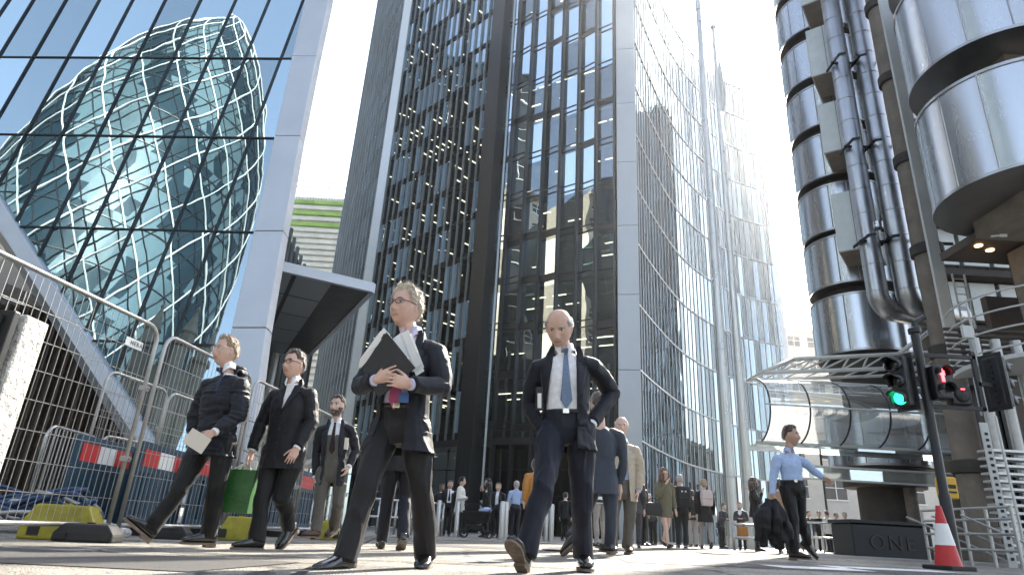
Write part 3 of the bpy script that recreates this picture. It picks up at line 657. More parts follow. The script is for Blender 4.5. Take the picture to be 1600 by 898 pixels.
# near drums
q = 1.25; nc = V((12.42, 13.3, 0)) * q; NR = 1.98 * q; EX = 9.0
def stadium(r, z, n=28):
    pts = [nc + V((r * math.cos(a), r * math.sin(a), z)) for a in np.linspace(math.pi * 1.5, math.pi * .5, n)]
    return pts + [nc + V((EX, r, z)), nc + V((EX, -r, z))]
nd = thing('steel_drum_tower', 'large near stainless steel drums with concrete soffits at the upper right', 'stair tower', nc)
for zB in (10.45, 14.95, 19.45):
    b = MB(); b.loft([stadium(NR, zB), stadium(NR, zB + 3.35)], caps=False); d = b.build('drum', M['steel'], nd, smooth=True)
    b = MB()
    for z in (zB - .03, zB + 3.3): b.loft([stadium(NR + .04, z), stadium(NR + .04, z + .1)])
    for a in np.linspace(math.pi * 1.5, math.pi * .6, 7):
        p = nc + V((math.cos(a) * (NR + .012), math.sin(a) * (NR + .012), 0)); b.tube([p + V((0, 0, zB)), p + V((0, 0, zB + 3.3))], .028, 6)
    for xx in (1.5, 3, 4.5): p = nc + V((xx, -NR - .012, 0)); b.tube([p + V((0, 0, zB)), p + V((0, 0, zB + 3.3))], .028, 6)
    b.build('seam', M['steel_dull'], d, smooth=True)
    b = MB(); b.loft([stadium(NR - .05, zB + .05), stadium(NR - .05, zB + .3)]); b.build('soffit', M['concrete'], nd)
    b = MB(); b.box(nc + V((3.0, 0.2, zB - .30)), (7.4, 2.7, .62)); b.build('beam', M['concrete'], nd, bevel=.03)
    b = MB(); b.box(nc + V((.45, -1.25, zB - .42)), (.42, .5, .9)); b.build('bracket', M['concrete'], nd, bevel=.03)
    b = MB()
    for k in range(4): p = nc + V((-1.5 + k * .9, -.9 + .3 * k, zB + .04)); b.lathe(p, [(.05, -.03), (.05, 0)], 10)
    b.build('fixing', M['concrete_dark'], nd)
b = MB(); b.box(nc + V((6, 2.6, 16)), (9, 1.0, 16)); b.build('back_wall', M['concrete_dark'], nd)
b = MB(); b.box((20.7, 19.0, 10.2), (11, 2.8, .28)); b.build('ceiling', M['brown_panel'], nd)
b = MB(); b.box(nc + V((8.0, 5.8, 5)), (11, .3, 9.2)); b.build('recess_wall', M['brown_panel'], nd)
for px, py in ((1529, 384), (1547, 391)):
    p = atz(px, py, 10.04); b = MB(); b.lathe(p, [(.12, -.01), (.12, .02)], 16); lm = b.build('downlight', M['lamp_warm'], nd)
b = MB(); p = at(1593, 420, 19); b.box((p.x + .5, 19, 5), (.9, .8, 10)); b.build('pier', M['concrete'], nd)
p = at(1562, 368, 17); b = MB(); b.tube([p, p + V((.12, -.12, -.05))], .05, 10); b.bar(p, p + V((0, .3, .12)), .05, .05); tag(b.build('security_camera', M['white_steel'], smooth=True), 'small white security camera under the lower near drum', 'camera')

# curved balcony with louvres
bc = at(1640, 520, 17.5); BR = 2.45; z1 = at(1512, 485, 17).z; z0 = at(1512, 560, 17).z
bl = thing('curved_balcony', 'curved steel balcony with pale handrails over dark round louvre bars', 'balcony', (bc.x, bc.y, z0))
def arc(r, z, a0=150, a1=300, n=20): return [V((bc.x + r * math.cos(rad(a)), bc.y + r * math.sin(rad(a)), z)) for a in np.linspace(a0, a1, n)]
for k in range(9): b = MB(); b.tube([V((bc.x - BR + .2, bc.y + 1.2, z0 + (z1 - z0) * k / 8)), V((bc.x + 4, bc.y + 1.0, z0 + (z1 - z0) * k / 8))], .06, 8); b.build('louvre_bar', M['concrete_dark'], bl, smooth=True)
for k in range(4): b = MB(); b.tube(arc(BR, z0 + .25 + (z1 - z0 + .15) * k / 3), .028, 8); b.build('handrail', M['white_steel'], bl, smooth=True)
for a in (185, 225, 262): p = V((bc.x + BR * math.cos(rad(a)), bc.y + BR * math.sin(rad(a)), 0)); b = MB(); b.bar(p + V((0, 0, z0)), p + V((0, 0, z1 + .45)), .05, .05); b.build('post', M['white_steel'], bl)
b = MB(); b.loft([arc(BR + .1, z0 - .12, 150, 330, 30), arc(BR + .1, z0, 150, 330, 30)]); b.build('floor', M['white_steel'], bl)
p = at(1512, 518, 16.5); b = MB(); b.box(p, (.28, .05, .34)); b.box(p + V((0, .03, 0)), (.31, .03, .37)); tag(b.build('notice_board', M['white_steel']), 'small blank white plate at the left end of the curved balcony', 'plate')

# open steel stair / louvred screen at the lower right
t = thing('steel_stair', 'open steel stair with pale perforated stringer at the right edge', 'stair', at(1585, 875, 12.5))
xL = at(1536, 660, 12.5).x; zt = at(1536, 660, 12.5).z
b = MB(); b.bar((xL, 12.5, 0.1), (xL, 12.5, zt), .16, .03)
for k in range(20):
    b.box((xL, 12.475, .3 + k * (zt - .4) / 20), (.05, .02, .05), mi=1)
b.build('stringer', [M['white_steel'], M['dark_metal']], t)
for k in range(15): b = MB(); b.box((xL + 1.35, 12.8 + (k % 2) * .02, .25 + k * (zt - .75) / 14), (2.5, .32, .045)); b.build('tread', M['steel_dull'], t)
b = MB(); b.tube([(xL + .12, 12.3, zt + .1), (xL + .14, 12.3, .15)], .025, 8); b.build('handrail', M['white_steel'], t)
for k in range(5): x = at(1545, 640, 18).x + k * .62; b = MB(); b.tube([(x, 18, .1), (x, 18, 6.4)], .14, 14); tag(b.build('steel_pipe', M['galv'], smooth=True), ['leftmost thin upright steel pipe behind the open stair', 'second thin upright steel pipe from the left behind the open stair', 'middle thin upright steel pipe of five behind the open stair', 'fourth thin upright steel pipe from the left behind the open stair', 'rightmost thin upright steel pipe behind the open stair'][k], 'pipe', 'upright pipes behind the stair')

# plinth with raised lettering
def text_mesh(body, size, name, m, parent, loc, rot, extr=.02):
    cu = bpy.data.curves.new(name, 'FONT'); cu.body = body; cu.size = size; cu.extrude = extr; cu.space_character = 1.25
    o = bpy.data.objects.new(name + '_tmp', cu); COL.objects.link(o); dg = bpy.context.evaluated_depsgraph_get()
    me = bpy.data.meshes.new_from_object(o.evaluated_get(dg)); bpy.data.objects.remove(o); bpy.data.curves.remove(cu)
    me.materials.clear(); me.materials.append(m); o = bpy.data.objects.new(name, me); COL.objects.link(o); o.location = loc; o.rotation_euler = rot; setpar(o, parent); return o
a = at(1337, 872, 19); e = at(1462, 872, 19); zt = at(1400, 820, 19).z
t = thing('plinth_wall', 'low dark metal plinth with raised letters ONE L beside the traffic cone', 'plinth', ((a.x + e.x) / 2, 19, .1))
b = MB(); b.box(((a.x + e.x) / 2, 19.6, zt / 2), (e.x - a.x, 1.2, zt)); b.build('body', M['dark_metal'], t, bevel=.04)
b = MB(); b.box(((a.x + e.x) / 2, 19.6, zt + .05), (e.x - a.x + .12, 1.32, .1)); b.build('coping', M['dark_metal'], t, bevel=.02)
text_mesh('ONE L', .55, 'lettering', M['concrete_dark'], t, (a.x + .45, 18.985, zt * .36), (math.pi / 2, 0, 0))
# railing in front of it
t = thing('steel_railing', 'low tubular steel railing between the cone and the open stair', 'railing', at(1520, 868, 13))
A_, B_ = at(1452, 868, 14), at(1596, 872, 11.5); A_.z = B_.z = .15
for k, zz in enumerate((.28, .55, .8, 1.0)): b = MB(); b.tube([A_ + V((0, 0, zz)), B_ + V((0, 0, zz))], .025, 8); b.build('rail', M['galv'], t, smooth=True)
for k in range(5): p = A_.lerp(B_, k / 4); b = MB(); b.tube([p, p + V((0, 0, 1.02))], .03, 8); b.build('post', M['galv'], t, smooth=True)
for k in range(3): p = A_.lerp(B_, (k + .3) / 3); b = MB(); b.tube([p + V((-.5, 0, .85)), p + V((1.2, -.3, .1))], .02, 6); b.build('brace', M['galv'], t, smooth=True)

# glazed barrel walkway
gy = 25.2; gx0, gx1 = at(1196, 640, gy).x, at(1500, 640, gy).x; zt, zb2 = at(1300, 592, gy).z, at(1300, 692, gy).z
gw = thing('glazed_walkway', 'curved clear glass walkway canopy hung on a white steel truss', 'glass canopy', ((gx0 + gx1) / 2, gy, zb2))
def gprof(t): a = lerp(rad(80), rad(-80), t); return (gy + 1.0 - 1.5 * math.cos(a), (zt + zb2) / 2 + (zt - zb2) / 2 * math.sin(a) / math.sin(rad(80)))
nseg = 5
for s in range(nseg):
    xa, xb = lerp(gx0, gx1, s / nseg) + .02, lerp(gx0, gx1, (s + 1) / nseg) - .02
    b = MB(); b.grid([[V((x, *gprof(t))) for t in np.linspace(0, 1, 13)] for x in (xa, xb)]); b.build('glass_panel', M['glass_clear'], gw, smooth='all')
for s in range(nseg + 1):
    x = lerp(gx0, gx1, s / nseg); b = MB(); b.tube([V((x, *gprof(t))) for t in np.linspace(-.02, 1.02, 15)], .035, 8); b.build('rib', M['dark_metal'], gw, smooth='all')
for t, r in ((0, .07), (.5, .035), (1, .09)): y, z = gprof(t); b = MB(); b.tube([V((gx0 - .2, y - .05, z)), V((gx1, y - .05, z))], r, 8); b.build('rail', M['white_steel'], gw, smooth='all')
y, z = gprof(1); b = MB(); b.box(((gx0 + gx1) / 2, y + .6, z - .12), (gx1 - gx0 + .5, 1.6, .1)); b.build('floor', M['glass_clear'], gw)
for dz in (-.8, -1.3): b = MB(); b.tube([V((gx0 + 1.2, y + .2, z + dz)), V((gx1, y + .2, z + dz))], .04, 8); b.build('rail', M['white_steel'], gw, smooth='all')
b = MB(); b.box(((gx0 + gx1) / 2 + .8, y + .3, z - 1.05), (gx1 - gx0 - 1.8, .04, .5)); b.build('lower_glass', M['glass_clear'], gw)
tA, tB = at(1190, 582, gy - .3), at(1500, 572, gy - .3); uA, uB = at(1240, 561, gy - .3), at(1500, 548, gy - .3)
b = MB(); b.tube([tA, tB], .085, 10); b.tube([uA, uB], .085, 10); b.tube([tA, uA], .085, 10)
off = V((0, 1.6, .05)); b.tube([tA + off, tB + off], .07, 10); b.tube([tA, tA + off], .06, 8)
n = 9
for k in range(n):
    p = lerp(tA, tB, (k + .8) / (n + .5)); q1 = lerp(uA, uB, k / n); q2 = lerp(uA, uB, (k + 1) / n); b.tube([q1, p], .04, 6); b.tube([p, q2], .04, 6); b.tube([p, p + off], .035, 6)
b.build('truss', M['white_steel'], gw, smooth='all')
t = thing('lattice_brace', 'white diagonal tube rising from the walkway truss towards the thick column', 'strut', at(1420, 545, 24))
b = MB(); b.tube([at(1405, 552, 24.6), at(1462, 510, 24.6)], .09, 10); b.build('tube', M['white_steel'], t, smooth='all')
# ================================================================== street objects
def gp(px, Y, dz=0):                    # ground point below photo column px at distance Y
    p = at(px, 830, Y); p.z = gz(p.x) + dz; return p
# ---- temporary mesh fence
def heras(A, B, H, label, group='temporary mesh fence panels'):
    A, B = V(A), V(B); d = (B - A); L = d.length; d.normalize(); nn = V((-d.y, d.x, 0)); up = V((0, 0, 1))
    t = thing('mesh_fence', label, 'fence panel', (A + B) / 2, group); r = .021; R_ = .16
    path = [A + up * .10]
    for s, c, a0 in ((A, A + d * R_ + up * (H - R_), 180), (B, B - d * R_ + up * (H - R_), 90)):
        path += [c + d * R_ * math.cos(rad(a0 - k * 15)) + up * R_ * math.sin(rad(a0 - k * 15)) for k in range(7)]
    path.append(B + up * .10)
    b = MB(); b.tube(path, r, 10); b.build('tube_frame', M['galv'], t, smooth='all')
    b = MB(); b.tube([A + up * .14, B + up * .14], r, 10); b.build('bottom_tube', M['galv'], t, smooth='all')
    b = MB()
    n = int(L / .075)
    for k in range(1, n): p = A + d * (L * k / n); b.bar(p + up * .15, p + up * (H - .02), .0042, .0042, d)
    for k in range(1, 8): z = .14 + (H - .2) * k / 8; b.bar(A + up * z + nn * .004, B + up * z + nn * .004, .006, .006)
    b.build('mesh_infill', M['wire'], t)
    b = MB()
    for z in (.75, 1.45): b.box(B + up * z, (.07, .07, .05)); b.tube([B + up * z - nn * .06, B + up * z + nn * .06], .012, 6)
    b.build('clamp', M['galv'], t); return t
A1, B1 = gp(0, 5.35), gp(166, 6.5); A1 = A1 - (B1 - A1) * 1.1
HF = at(214, 503, 6.5).z - .05
p1 = heras(A1, B1, HF, 'nearest mesh fence at the left edge, with a white maker tag at its corner')
d = (B1 - A1).normalized(); nn = V((d.y, -d.x, 0)); c = B1 - d * .33 + V((0, 0, HF - .26)); RM = Matrix.Rotation(math.atan2(d.y, d.x), 3, 'Z')
b = MB(); b.box(c + nn * .02, (.24, .006, .085), RM); tg = b.build('maker_tag', M['white'], p1)
text_mesh('HERAS', .06, 'tag_lettering', M['dark_metal'], tg, tuple(c + nn * .025 - d * .06 - V((0, 0, .02))), (math.pi / 2, 0, math.atan2(d.y, d.x)), .001)
f2, f3, f4, f5 = gp(183, 6.65), gp(345, 8.6), gp(452, 10.6), gp(530, 12.8)
heras(f2, f3, HF - .02, 'mesh fence panel behind the man in the navy parka')
heras(f3 + V((.03, .05, 0)), f4, HF - .04, 'mesh fence panel behind the man with the green bag')
heras(f4 + V((.03, .05, 0)), f5, HF - .05, 'far mesh fence panel beside the bearded man')
heras(gp(98, 8.3), gp(208, 9.6), 2.0, 'second-row mesh fence panel behind the nearest one', 'second row of fence panels')
heras(gp(212, 9.7), gp(318, 11.4), 2.0, 'second-row mesh fence panel behind the parka man', 'second row of fence panels')
heras(gp(330, 11.6), gp(410, 13.8), 2.0, 'second-row mesh fence panel in front of the corner frame', 'second row of fence panels')
# ---- crowd barriers
def crowd(A, B, label, H=1.1):
    A, B = V(A), V(B); d = (B - A); L = d.length; d.normalize(); up = V((0, 0, 1)); t = thing('crowd_barrier', label, 'barrier', (A + B) / 2, 'steel crowd barriers behind the fence'); R_ = .2
    path = [A + up * .15 + d * .05]
    for c, a0 in ((A + d * R_ + up * (H - R_), 180), (B - d * R_ + up * (H - R_), 90)): path += [c + d * R_ * math.cos(rad(a0 - k * 15)) + up * R_ * math.sin(rad(a0 - k * 15)) for k in range(7)]
    path += [B + up * .15 - d * .05, A + up * .15 + d * .05]
    b = MB(); b.tube(path, .02, 8); b.build('frame', M['galv'], t, smooth='all')
    for k in range(1, 14): p = A + d * (L * k / 14); b = MB(); b.tube([p + up * .15, p + up * (H - .01)], .008, 6); b.build('upright', M['galv'], t)
    nn = V((-d.y, d.x, 0)); b = MB()
    for s in (.2, .8): p = A + d * L * s; b.bar(p - nn * .3 + up * .02, p + nn * .3 + up * .02, .04, .02); b.bar(p + up * .02, p + up * .16, .03, .03)
    b.build('foot', M['galv'], t)
crowd(gp(25, 9.0), gp(112, 10.4), 'leftmost steel crowd barrier behind the fence, above the hose pile', 1.35)
crowd(gp(118, 10.4), gp(238, 12.2), 'middle steel crowd barrier behind the fence, above the blue barriers', 1.4)
crowd(gp(330, 12.0), gp(398, 14.5), 'steel crowd barrier behind the fence between the two men in dark coats', 1.5)
# ---- plastic chapter barriers
def plastic(A, B, label, H=1.12):
    A, B = V(A), V(B); d = (B - A); L = d.length; d.normalize(); up = V((0, 0, 1)); nn = V((d.y, -d.x, 0))
    if nn.dot(-A) < 0: nn = -nn
    t = thing('plastic_barrier', label, 'barrier', (A + B) / 2, 'blue plastic barriers with red and white boards')
    RM = Matrix.Rotation(math.atan2(d.y, d.x), 3, 'Z'); m = (A + B) / 2; b = MB()
    for z, h in ((.14, .10), (.70, .06), (.96, .08)): b.box(m + up * z * H, (L, .06, h * H), RM)
    n = 13
    for k in range(n + 1): b.box(A + d * (L * k / n) + up * .42 * H, (.085, .05, .55 * H), RM)
    for s in (0, 1): b.box(A + d * L * s + up * .5 * H, (.07, .07, .98 * H), RM)
    b.build('body', M['blue_plastic'], t, bevel=.006)
    b = MB(); b.box(m + up * .83 * H, (L - .06, .035, .22 * H), RM); b.build('board_backing', M['blue_plastic'], t)
    for k in range(3): b = MB(); b.box(A + d * (.07 + (L - .14) * (k + .5) / 3) + nn * .02 + up * .83 * H, ((L - .14) / 3 - .004, .012, .19 * H), RM); b.build('reflective_panel', M['white'] if k == 1 else M['red'], t)
    for s in (.15, .85): b = MB(); b.box(A + d * L * s + up * .05, (.12, .5, .09), RM); b.build('foot', M['black_rubber'], t, bevel=.01)
plastic(gp(82, 7.9), gp(176, 9.2), 'blue plastic barrier with red and white board left of the first fence post')
plastic(gp(188, 8.3), gp(268, 9.8), 'blue plastic barrier with red and white board just right of the fence post joint')
plastic(gp(285, 9.6), gp(385, 11.6), 'blue plastic barrier with red and white board partly hidden by the parka man')
plastic(gp(405, 10.6), gp(478, 12.8), 'blue plastic barrier with red and white board behind the green carrier bag')
# ---- fence feet
def foot(p, rz, m, label, L=.62, W=.26, Hh=.24):
    t = thing('fence_foot', label, 'fence foot', p, 'fence feet', rz); RM = Matrix.Rotation(rz, 3, 'Z'); p = V(p)
    b = MB(); q = lambda x, y, z: p + RM @ V((x, y, z))
    b.loft([[q(-L / 2, -W / 2, 0), q(L / 2, -W / 2, 0), q(L / 2, W / 2, 0), q(-L / 2, W / 2, 0)], [q(-L / 2 * .98, -W / 2 * .95, Hh * .5), q(L / 2 * .98, -W / 2 * .95, Hh * .5), q(L / 2 * .98, W / 2 * .95, Hh * .5), q(-L / 2 * .98, W / 2 * .95, Hh * .5)], [q(-L / 2 * .72, -W / 2 * .8, Hh), q(L / 2 * .72, -W / 2 * .8, Hh), q(L / 2 * .72, W / 2 * .8, Hh), q(-L / 2 * .72, W / 2 * .8, Hh)]])
    o = b.build('block', m, t, bevel=.02)
    b = MB()
    for s in (-.17, .17): b.box(q(s, -W / 2 * .98, Hh * .3), (.09, .03, Hh * .35), RM)
    b.build('slot', M['black_rubber'], t)
    b = MB(); b.lathe(q(.0, 0, Hh), [(.035, -.02), (.035, .012), (.022, .012), (.022, -.02)], 12, caps=False); b.build('socket', m, t)
foot(gp(96, 6.25), rad(12), M['yellow'], 'yellow plastic fence foot at the far left, nearest of the yellow ones', .60, .30, .30)
foot(gp(140, 6.05), rad(8), M['black_rubber'], 'black rubber fence foot under the joint of the first two panels', .50, .26, .15)
foot(gp(374, 8.2), rad(14), M['yellow'], 'yellow plastic fence foot between the two men in dark coats', .42, .28, .27)
foot(gp(508, 10.4), rad(10), M['yellow'], 'yellow plastic fence foot behind the bearded man', .42, .28, .27)
foot(gp(262, 7.7), rad(8), M['black_rubber'], 'black rubber fence foot behind the parka man', .5, .26, .14)
# ---- hose pile and rubble behind the fence
b = MB()
for k in range(12):
    c = gp(20 + (k % 5) * 11, 7.6 + .12 * (k % 3), .12 + .055 * (k // 2)); R_ = rng.uniform(.25, .5); a0 = rng.uniform(0, 6)
    b.tube([c + V((R_ * 1.6 * math.cos(a0 + t), R_ * .6 * math.sin(a0 + t), .10 * math.sin(2 * t + k))) for t in np.linspace(0, 5.2, 26)], .024, 6, mi=0 if k % 4 else 1)
tag(b.build('hose_pile', [M['cable'], M['galv']], smooth='all'), 'tangled pile of blue and grey hoses behind the left fence', 'hoses')
b = MB()
for k in range(26):
    p = gp(70 + rng.uniform(0, 130), 7.0 + rng.uniform(0, .8)); s = rng.uniform(.05, .16); b.ell(p + V((0, 0, s * .5)), (s, s * .2, 0), (0, s * .8, .1 * s), (0, .1 * s, s * .7), 7, 5)
tag(b.build('rubble', M['concrete_pale']), 'loose grey rubble behind the yellow fence foot', 'rubble', kind='stuff')
# ---- concrete pillar with dark sign, far left
cc = at(35, 487, 2.25); cx = cc.x; Yb = cx / at(75, 507, 1).x
t = thing('concrete_pillar', 'pale pitted concrete pillar with a dark sign panel at the left edge', 'pillar', (cx - .5, 2.5, .02))
b = MB(); b.box((cx - .55, (2.27 + Yb) / 2 + .01, cc.z / 2), (1.1, Yb - 2.27, cc.z)); b.build('block', M['concrete_pale'], t, bevel=.008)
b = MB(); b.box((cx - .56, 2.245, cc.z / 2), (1.1, .03, cc.z - .005)); b.build('sign_panel', M['dark_metal'], t, bevel=.004)
b = MB(); b.box((cx - .07, 2.222, cc.z / 2), (.05, .02, cc.z - .04)); b.box((cx - .6, 2.222, cc.z - .045), (1.0, .02, .05)); b.build('sign_frame', M['black_rubber'], t)
b = MB(); b.ell((cx - .2, 2.226, cc.z - .17), (.05, 0, 0), (0, .006, 0), (0, 0, .035)); b.build('sign_mark', M['white'], t)

# ---- traffic signals
M['lens_dark'] = mat('unlit lens', (.02, .02, .02), .2)
M['lens_green'] = mat('lit green lens', (.02, .5, .25), .3, emis=(.02, 1, .35), estr=1.3)
M['lens_red'] = mat('lit red figure', (.8, .05, .05), .3, emis=(1, .05, .06), estr=3)
M['signal_black'] = mat('signal casing', (.012, .013, .014), .45)
def signal(c, d, H, lit, label, W=.23, D=.16, hood=.20):
    c = V(c); d = V(d).normalized(); s = V((-d.y, d.x, 0)); up = V((0, 0, 1)); t = thing('traffic_signal', label, 'traffic light', c - up * H / 2, 'three-lamp traffic signals on the pole'); RM = Matrix((s, d, up)).transposed()
    b = MB(); b.box(c, (W, D, H), RM); b.build('casing', M['signal_black'], t, bevel=.025)
    b = MB(); b.box(c - d * (D / 2 - .02), (W + .10, .015, H + .09), RM); b.build('backboard', M['signal_black'], t, bevel=.005)
    for k in range(3):
        q = c + d * (D / 2) + up * (H / 3 * (1 - k)); r = W * .40
        b = MB(); b.loft([[q + d * e + s * r * f * math.cos(a) + up * r * f * math.sin(a) for a in np.linspace(0, 2 * math.pi, 25)[:-1]] for e, f in ((0, 1), (.012, .98), (.03, .7), (.036, .2))]); b.build('lens', M['lens_green'] if (lit == 'green' and k == 2) else M['lens_dark'], t, smooth='all')
        b = MB(); P = []
        for e, ll in ((0, 0), (.5, 0), (1, 0)):
            P.append([q + d * (hood * e * (1 if abs(math.degrees(a) - 90) < 62 else .45)) + s * (r * 1.13) * math.cos(a) + up * ((r * 1.13) * math.sin(a) - .03 * e) for a in np.linspace(rad(-35), rad(215), 22)])
        b.grid(P); h = b.build('hood', M['signal_black'], t, smooth='all'); m = h.modifiers.new('thickness', 'SOLIDIFY'); m.thickness = .008
    b = MB()
    for k in range(8): q = c - d * (D / 2 + .012 - .02) + up * (H * (.42 - .12 * k)); b.box(q - d * .012, (.04, .02, .04), RM)
    b.build('back_fixing', M['dark_metal'], t)
TY = 8.5
pb = gp(1489, TY); ptop = at(1426, 516, TY); pxm = (pb.x + ptop.x) / 2
tp = thing('signal_pole', 'black signal pole carrying the traffic lights beside the cone', 'pole', (pxm, TY, gz(pxm)))
b = MB(); b.lathe((pxm, TY, 0), [(.07, gz(pxm) - .02), (.07, 1.0), (.057, 1.05), (.057, ptop.z)], 20); b.build('shaft', M['signal_black'], tp, smooth=True)
b = MB(); b.lathe((pxm, TY, ptop.z), [(.085, -.04), (.085, .02), (.05, .05), (.02, .06)], 16); b.tube([V((pxm, TY, ptop.z)), V((pxm + .02, TY, ptop.z + .12)), V((pxm + .16, TY - .02, ptop.z + .2))], .045, 8); b.build('cap', M['signal_black'], tp, smooth=True)
def sx(px, py): return at(px, py, TY)
b = MB()
for q0, q1 in (((1436, 554), (1522, 558)), ((1450, 634), (1540, 638))): a, e = sx(*q0), sx(*q1); e.z = a.z; b.bar(a, e, .05, .05)
a, e = sx(1521, 550), sx(1534, 642); e.x = a.x = (a.x + e.x) / 2; b.bar(a, e, .05, .05); a2 = sx(1527, 600); b.bar(a2, a2 + V((.5, 0, 0)), .05, .05)
a2 = sx(1436, 600); b.bar(a2, a2 + V((-.25, 0, 0)), .05, .05)
b.build('bracket_frame', M['signal_black'], tp)
c = sx(1409, 596); signal(c, (-.93, -.42, 0), .70, 'green', 'traffic signal on the left of the pole, its lowest lamp lit green')
c = sx(1559, 597); signal(c, (.95, .30, 0), .70, None, 'traffic signal at the right of the pole, seen from behind with dark hoods')
c = sx(1463, 600); t = thing('pedestrian_signal', 'pedestrian signal box showing a lit red standing figure', 'crossing signal', c - V((0, 0, .3)))
b = MB(); b.box(c + V((0, -.05, 0)), (.23, .2, .46)); b.build('casing', M['signal_black'], t, bevel=.02)
for k, s in enumerate((1, -1)):
    q = c + V((0, -.151, .112 * s)); b = MB(); b.loft([[q + V((.088 * f * math.cos(a), e, .088 * f * math.sin(a))) for a in np.linspace(0, 2 * math.pi, 25)[:-1]] for e, f in ((0, 1), (-.006, .98))]); b.build('lens', M['lens_dark'], t)
    P = [[q + V((.095 * math.cos(a), -.13 * e, .095 * math.sin(a))) for a in np.linspace(rad(-10), rad(190), 18)] for e in (0, 1)]; b = MB(); b.grid(P); h = b.build('hood', M['signal_black'], t, smooth='all'); h.modifiers.new('thickness', 'SOLIDIFY').thickness = .008
q = c + V((-.005, -.165, .112 - .012)); b = MB()
b.ell(q + V((0, 0, .070)), (.016, 0, 0), (0, .004, 0), (0, 0, .02)); b.prism([q + V(p) for p in ((-.03, 0, .055), (.03, 0, .055), (.034, 0, -.01), (.02, 0, -.01), (.02, 0, -.1), (.004, 0, -.1), (0, 0, -.03), (-.004, 0, -.1), (-.02, 0, -.1), (-.02, 0, -.01), (-.034, 0, -.01))], (0, -.004, 0)); b.build('red_figure', M['lens_red'], t)
c = sx(1497, 618); t = thing('crossing_sensor', 'square dark signal unit with a round lens and small red light', 'signal unit', c - V((0, 0, .16)))
b = MB(); b.box(c, (.27, .16, .27)); b.build('casing', M['signal_black'], t, bevel=.02)
b = MB(); q = c + V((0, -.082, 0)); b.loft([[q + V((.105 * f * math.cos(a), e, .105 * f * math.sin(a))) for a in np.linspace(0, 2 * math.pi, 25)[:-1]] for e, f in ((0, 1), (-.012, .97), (-.02, .8))]); b.build('lens', M['dark_metal'], t, smooth='all')
b = MB(); b.box(q + V((0, -.022, 0)), (.16, .004, .012)); b.box(q + V((0, -.022, 0)), (.012, .006, .16)); b.build('lens_cross', M['signal_black'], t)
b = MB(); b.box(q + V((.005, -.025, .07)), (.05, .008, .014)); b.build('red_light', M['lens_red'], t)
# yellow box on a far post
p = at(1479, 762, 11); t = thing('yellow_unit', 'yellow box on a short post behind the signal pole', 'box', (p.x, 11, gz(p.x)))
b = MB(); b.box(p, (.26, .2, .36)); b.build('box', M['yellow_box'], t, bevel=.03)
b = MB(); b.box(p + V((0, -.105, .02)), (.18, .01, .06)); b.box(p + V((0, -.105, -.07)), (.18, .01, .03)); b.build('label_plate', M['dark_metal'], t)
b = MB(); b.tube([V((p.x, 11, gz(p.x))), p], .04, 10); b.build('post', M['dark_metal'], t)
# ---- traffic cone
p = gp(1473, 8.3); t = thing('traffic_cone', 'red and white traffic cone on the road beside the signal pole', 'cone', p); Hc = .74
for z0, z1, m, n in ((.04, .28, 'red', 'cone_body'), (.28, .53, 'white', 'reflective_band'), (.53, Hc, 'red', 'cone_tip')):
    rr_ = lambda z: lerp(.15, .03, (z - .04) / (Hc - .04)); b = MB(); b.lathe(p, [(rr_(z0) + (.003 if m == 'white' else 0), z0), (rr_(z1) + (.003 if m == 'white' else 0), z1)], 28); b.build(n, M[m], t, smooth=True)
b = MB(); b.box(p + V((0, 0, .025)), (.40, .40, .05), Matrix.Rotation(.3, 3, 'Z')); b.build('base', M['black_rubber'], t, bevel=.01)
# ---- flagpoles
def flagpole(pa, pb_, Y, ztop, label, r0=.19, r1=.075):
    x = (at(*pa, Y).x + at(*pb_, Y).x) / 2; g = gz(x); t = thing('flagpole', label, 'flagpole', (x, Y, g), 'tapering steel flagpoles')
    n = 14; b = MB(); b.lathe((x, Y, 0), [(lerp(r0, r1, k / n), g + (ztop - g) * k / n) for k in range(n + 1)], 24); b.build('shaft', M['pole'], t, smooth=True)
    b = MB(); b.lathe((x, Y, g), [(r0 + .1, 0), (r0 + .1, .05), (r0 + .03, .07), (r0 + .03, .35), (r0, .37)], 24); b.build('base_collar', M['pole'], t, smooth=True)
    for z in (g + 2.2, g + 6.5, g + 11): rr_ = lerp(r0, r1, (z - g) / (ztop - g)); b = MB(); b.lathe((x, Y, z), [(rr_ + .004, -.04), (rr_ + .012, 0), (rr_ + .004, .04)], 24); b.build('joint', M['steel_dull'], t, smooth=True)
    b = MB(); b.lathe((x, Y, ztop), [(.12, 0), (.14, .05), (.12, .14), (.03, .2)], 16); b.build('finial', M['pole'], t, smooth=True); return x, t
flagpole((1090, 0), (1137, 700), 21.5, 33, 'left flagpole, its top out of sight above the photo')
zt = at(1115, 45, 23).z; fx, _ = flagpole((1127, 200), (1162, 690), 23, zt, 'right flagpole with a furled flag near its top')
b = MB(); P = []
for z, w_ in ((zt - 1.6, .02), (zt - 1.8, .05), (zt - 2.5, .09), (zt - 3.3, .13), (zt - 4.0, .14), (zt - 4.5, .08), (zt - 4.6, .02)): P.append([V((fx + .12 + w_ * .6 + w_ * (math.cos(a) * (1 + .25 * math.sin(3 * a + z))), 23 + .5 * w_ * math.sin(a) * (1 + .3 * math.cos(4 * a)), z)) for a in np.linspace(0, 2 * math.pi, 25)[:-1]])
b.loft(P); M['flag'] = mat('faded flag', (.40, .43, .46), .9, var=.2); tag(b.build('furled_flag', M['flag'], smooth='all'), 'furled grey flag hanging from the right flagpole', 'flag')
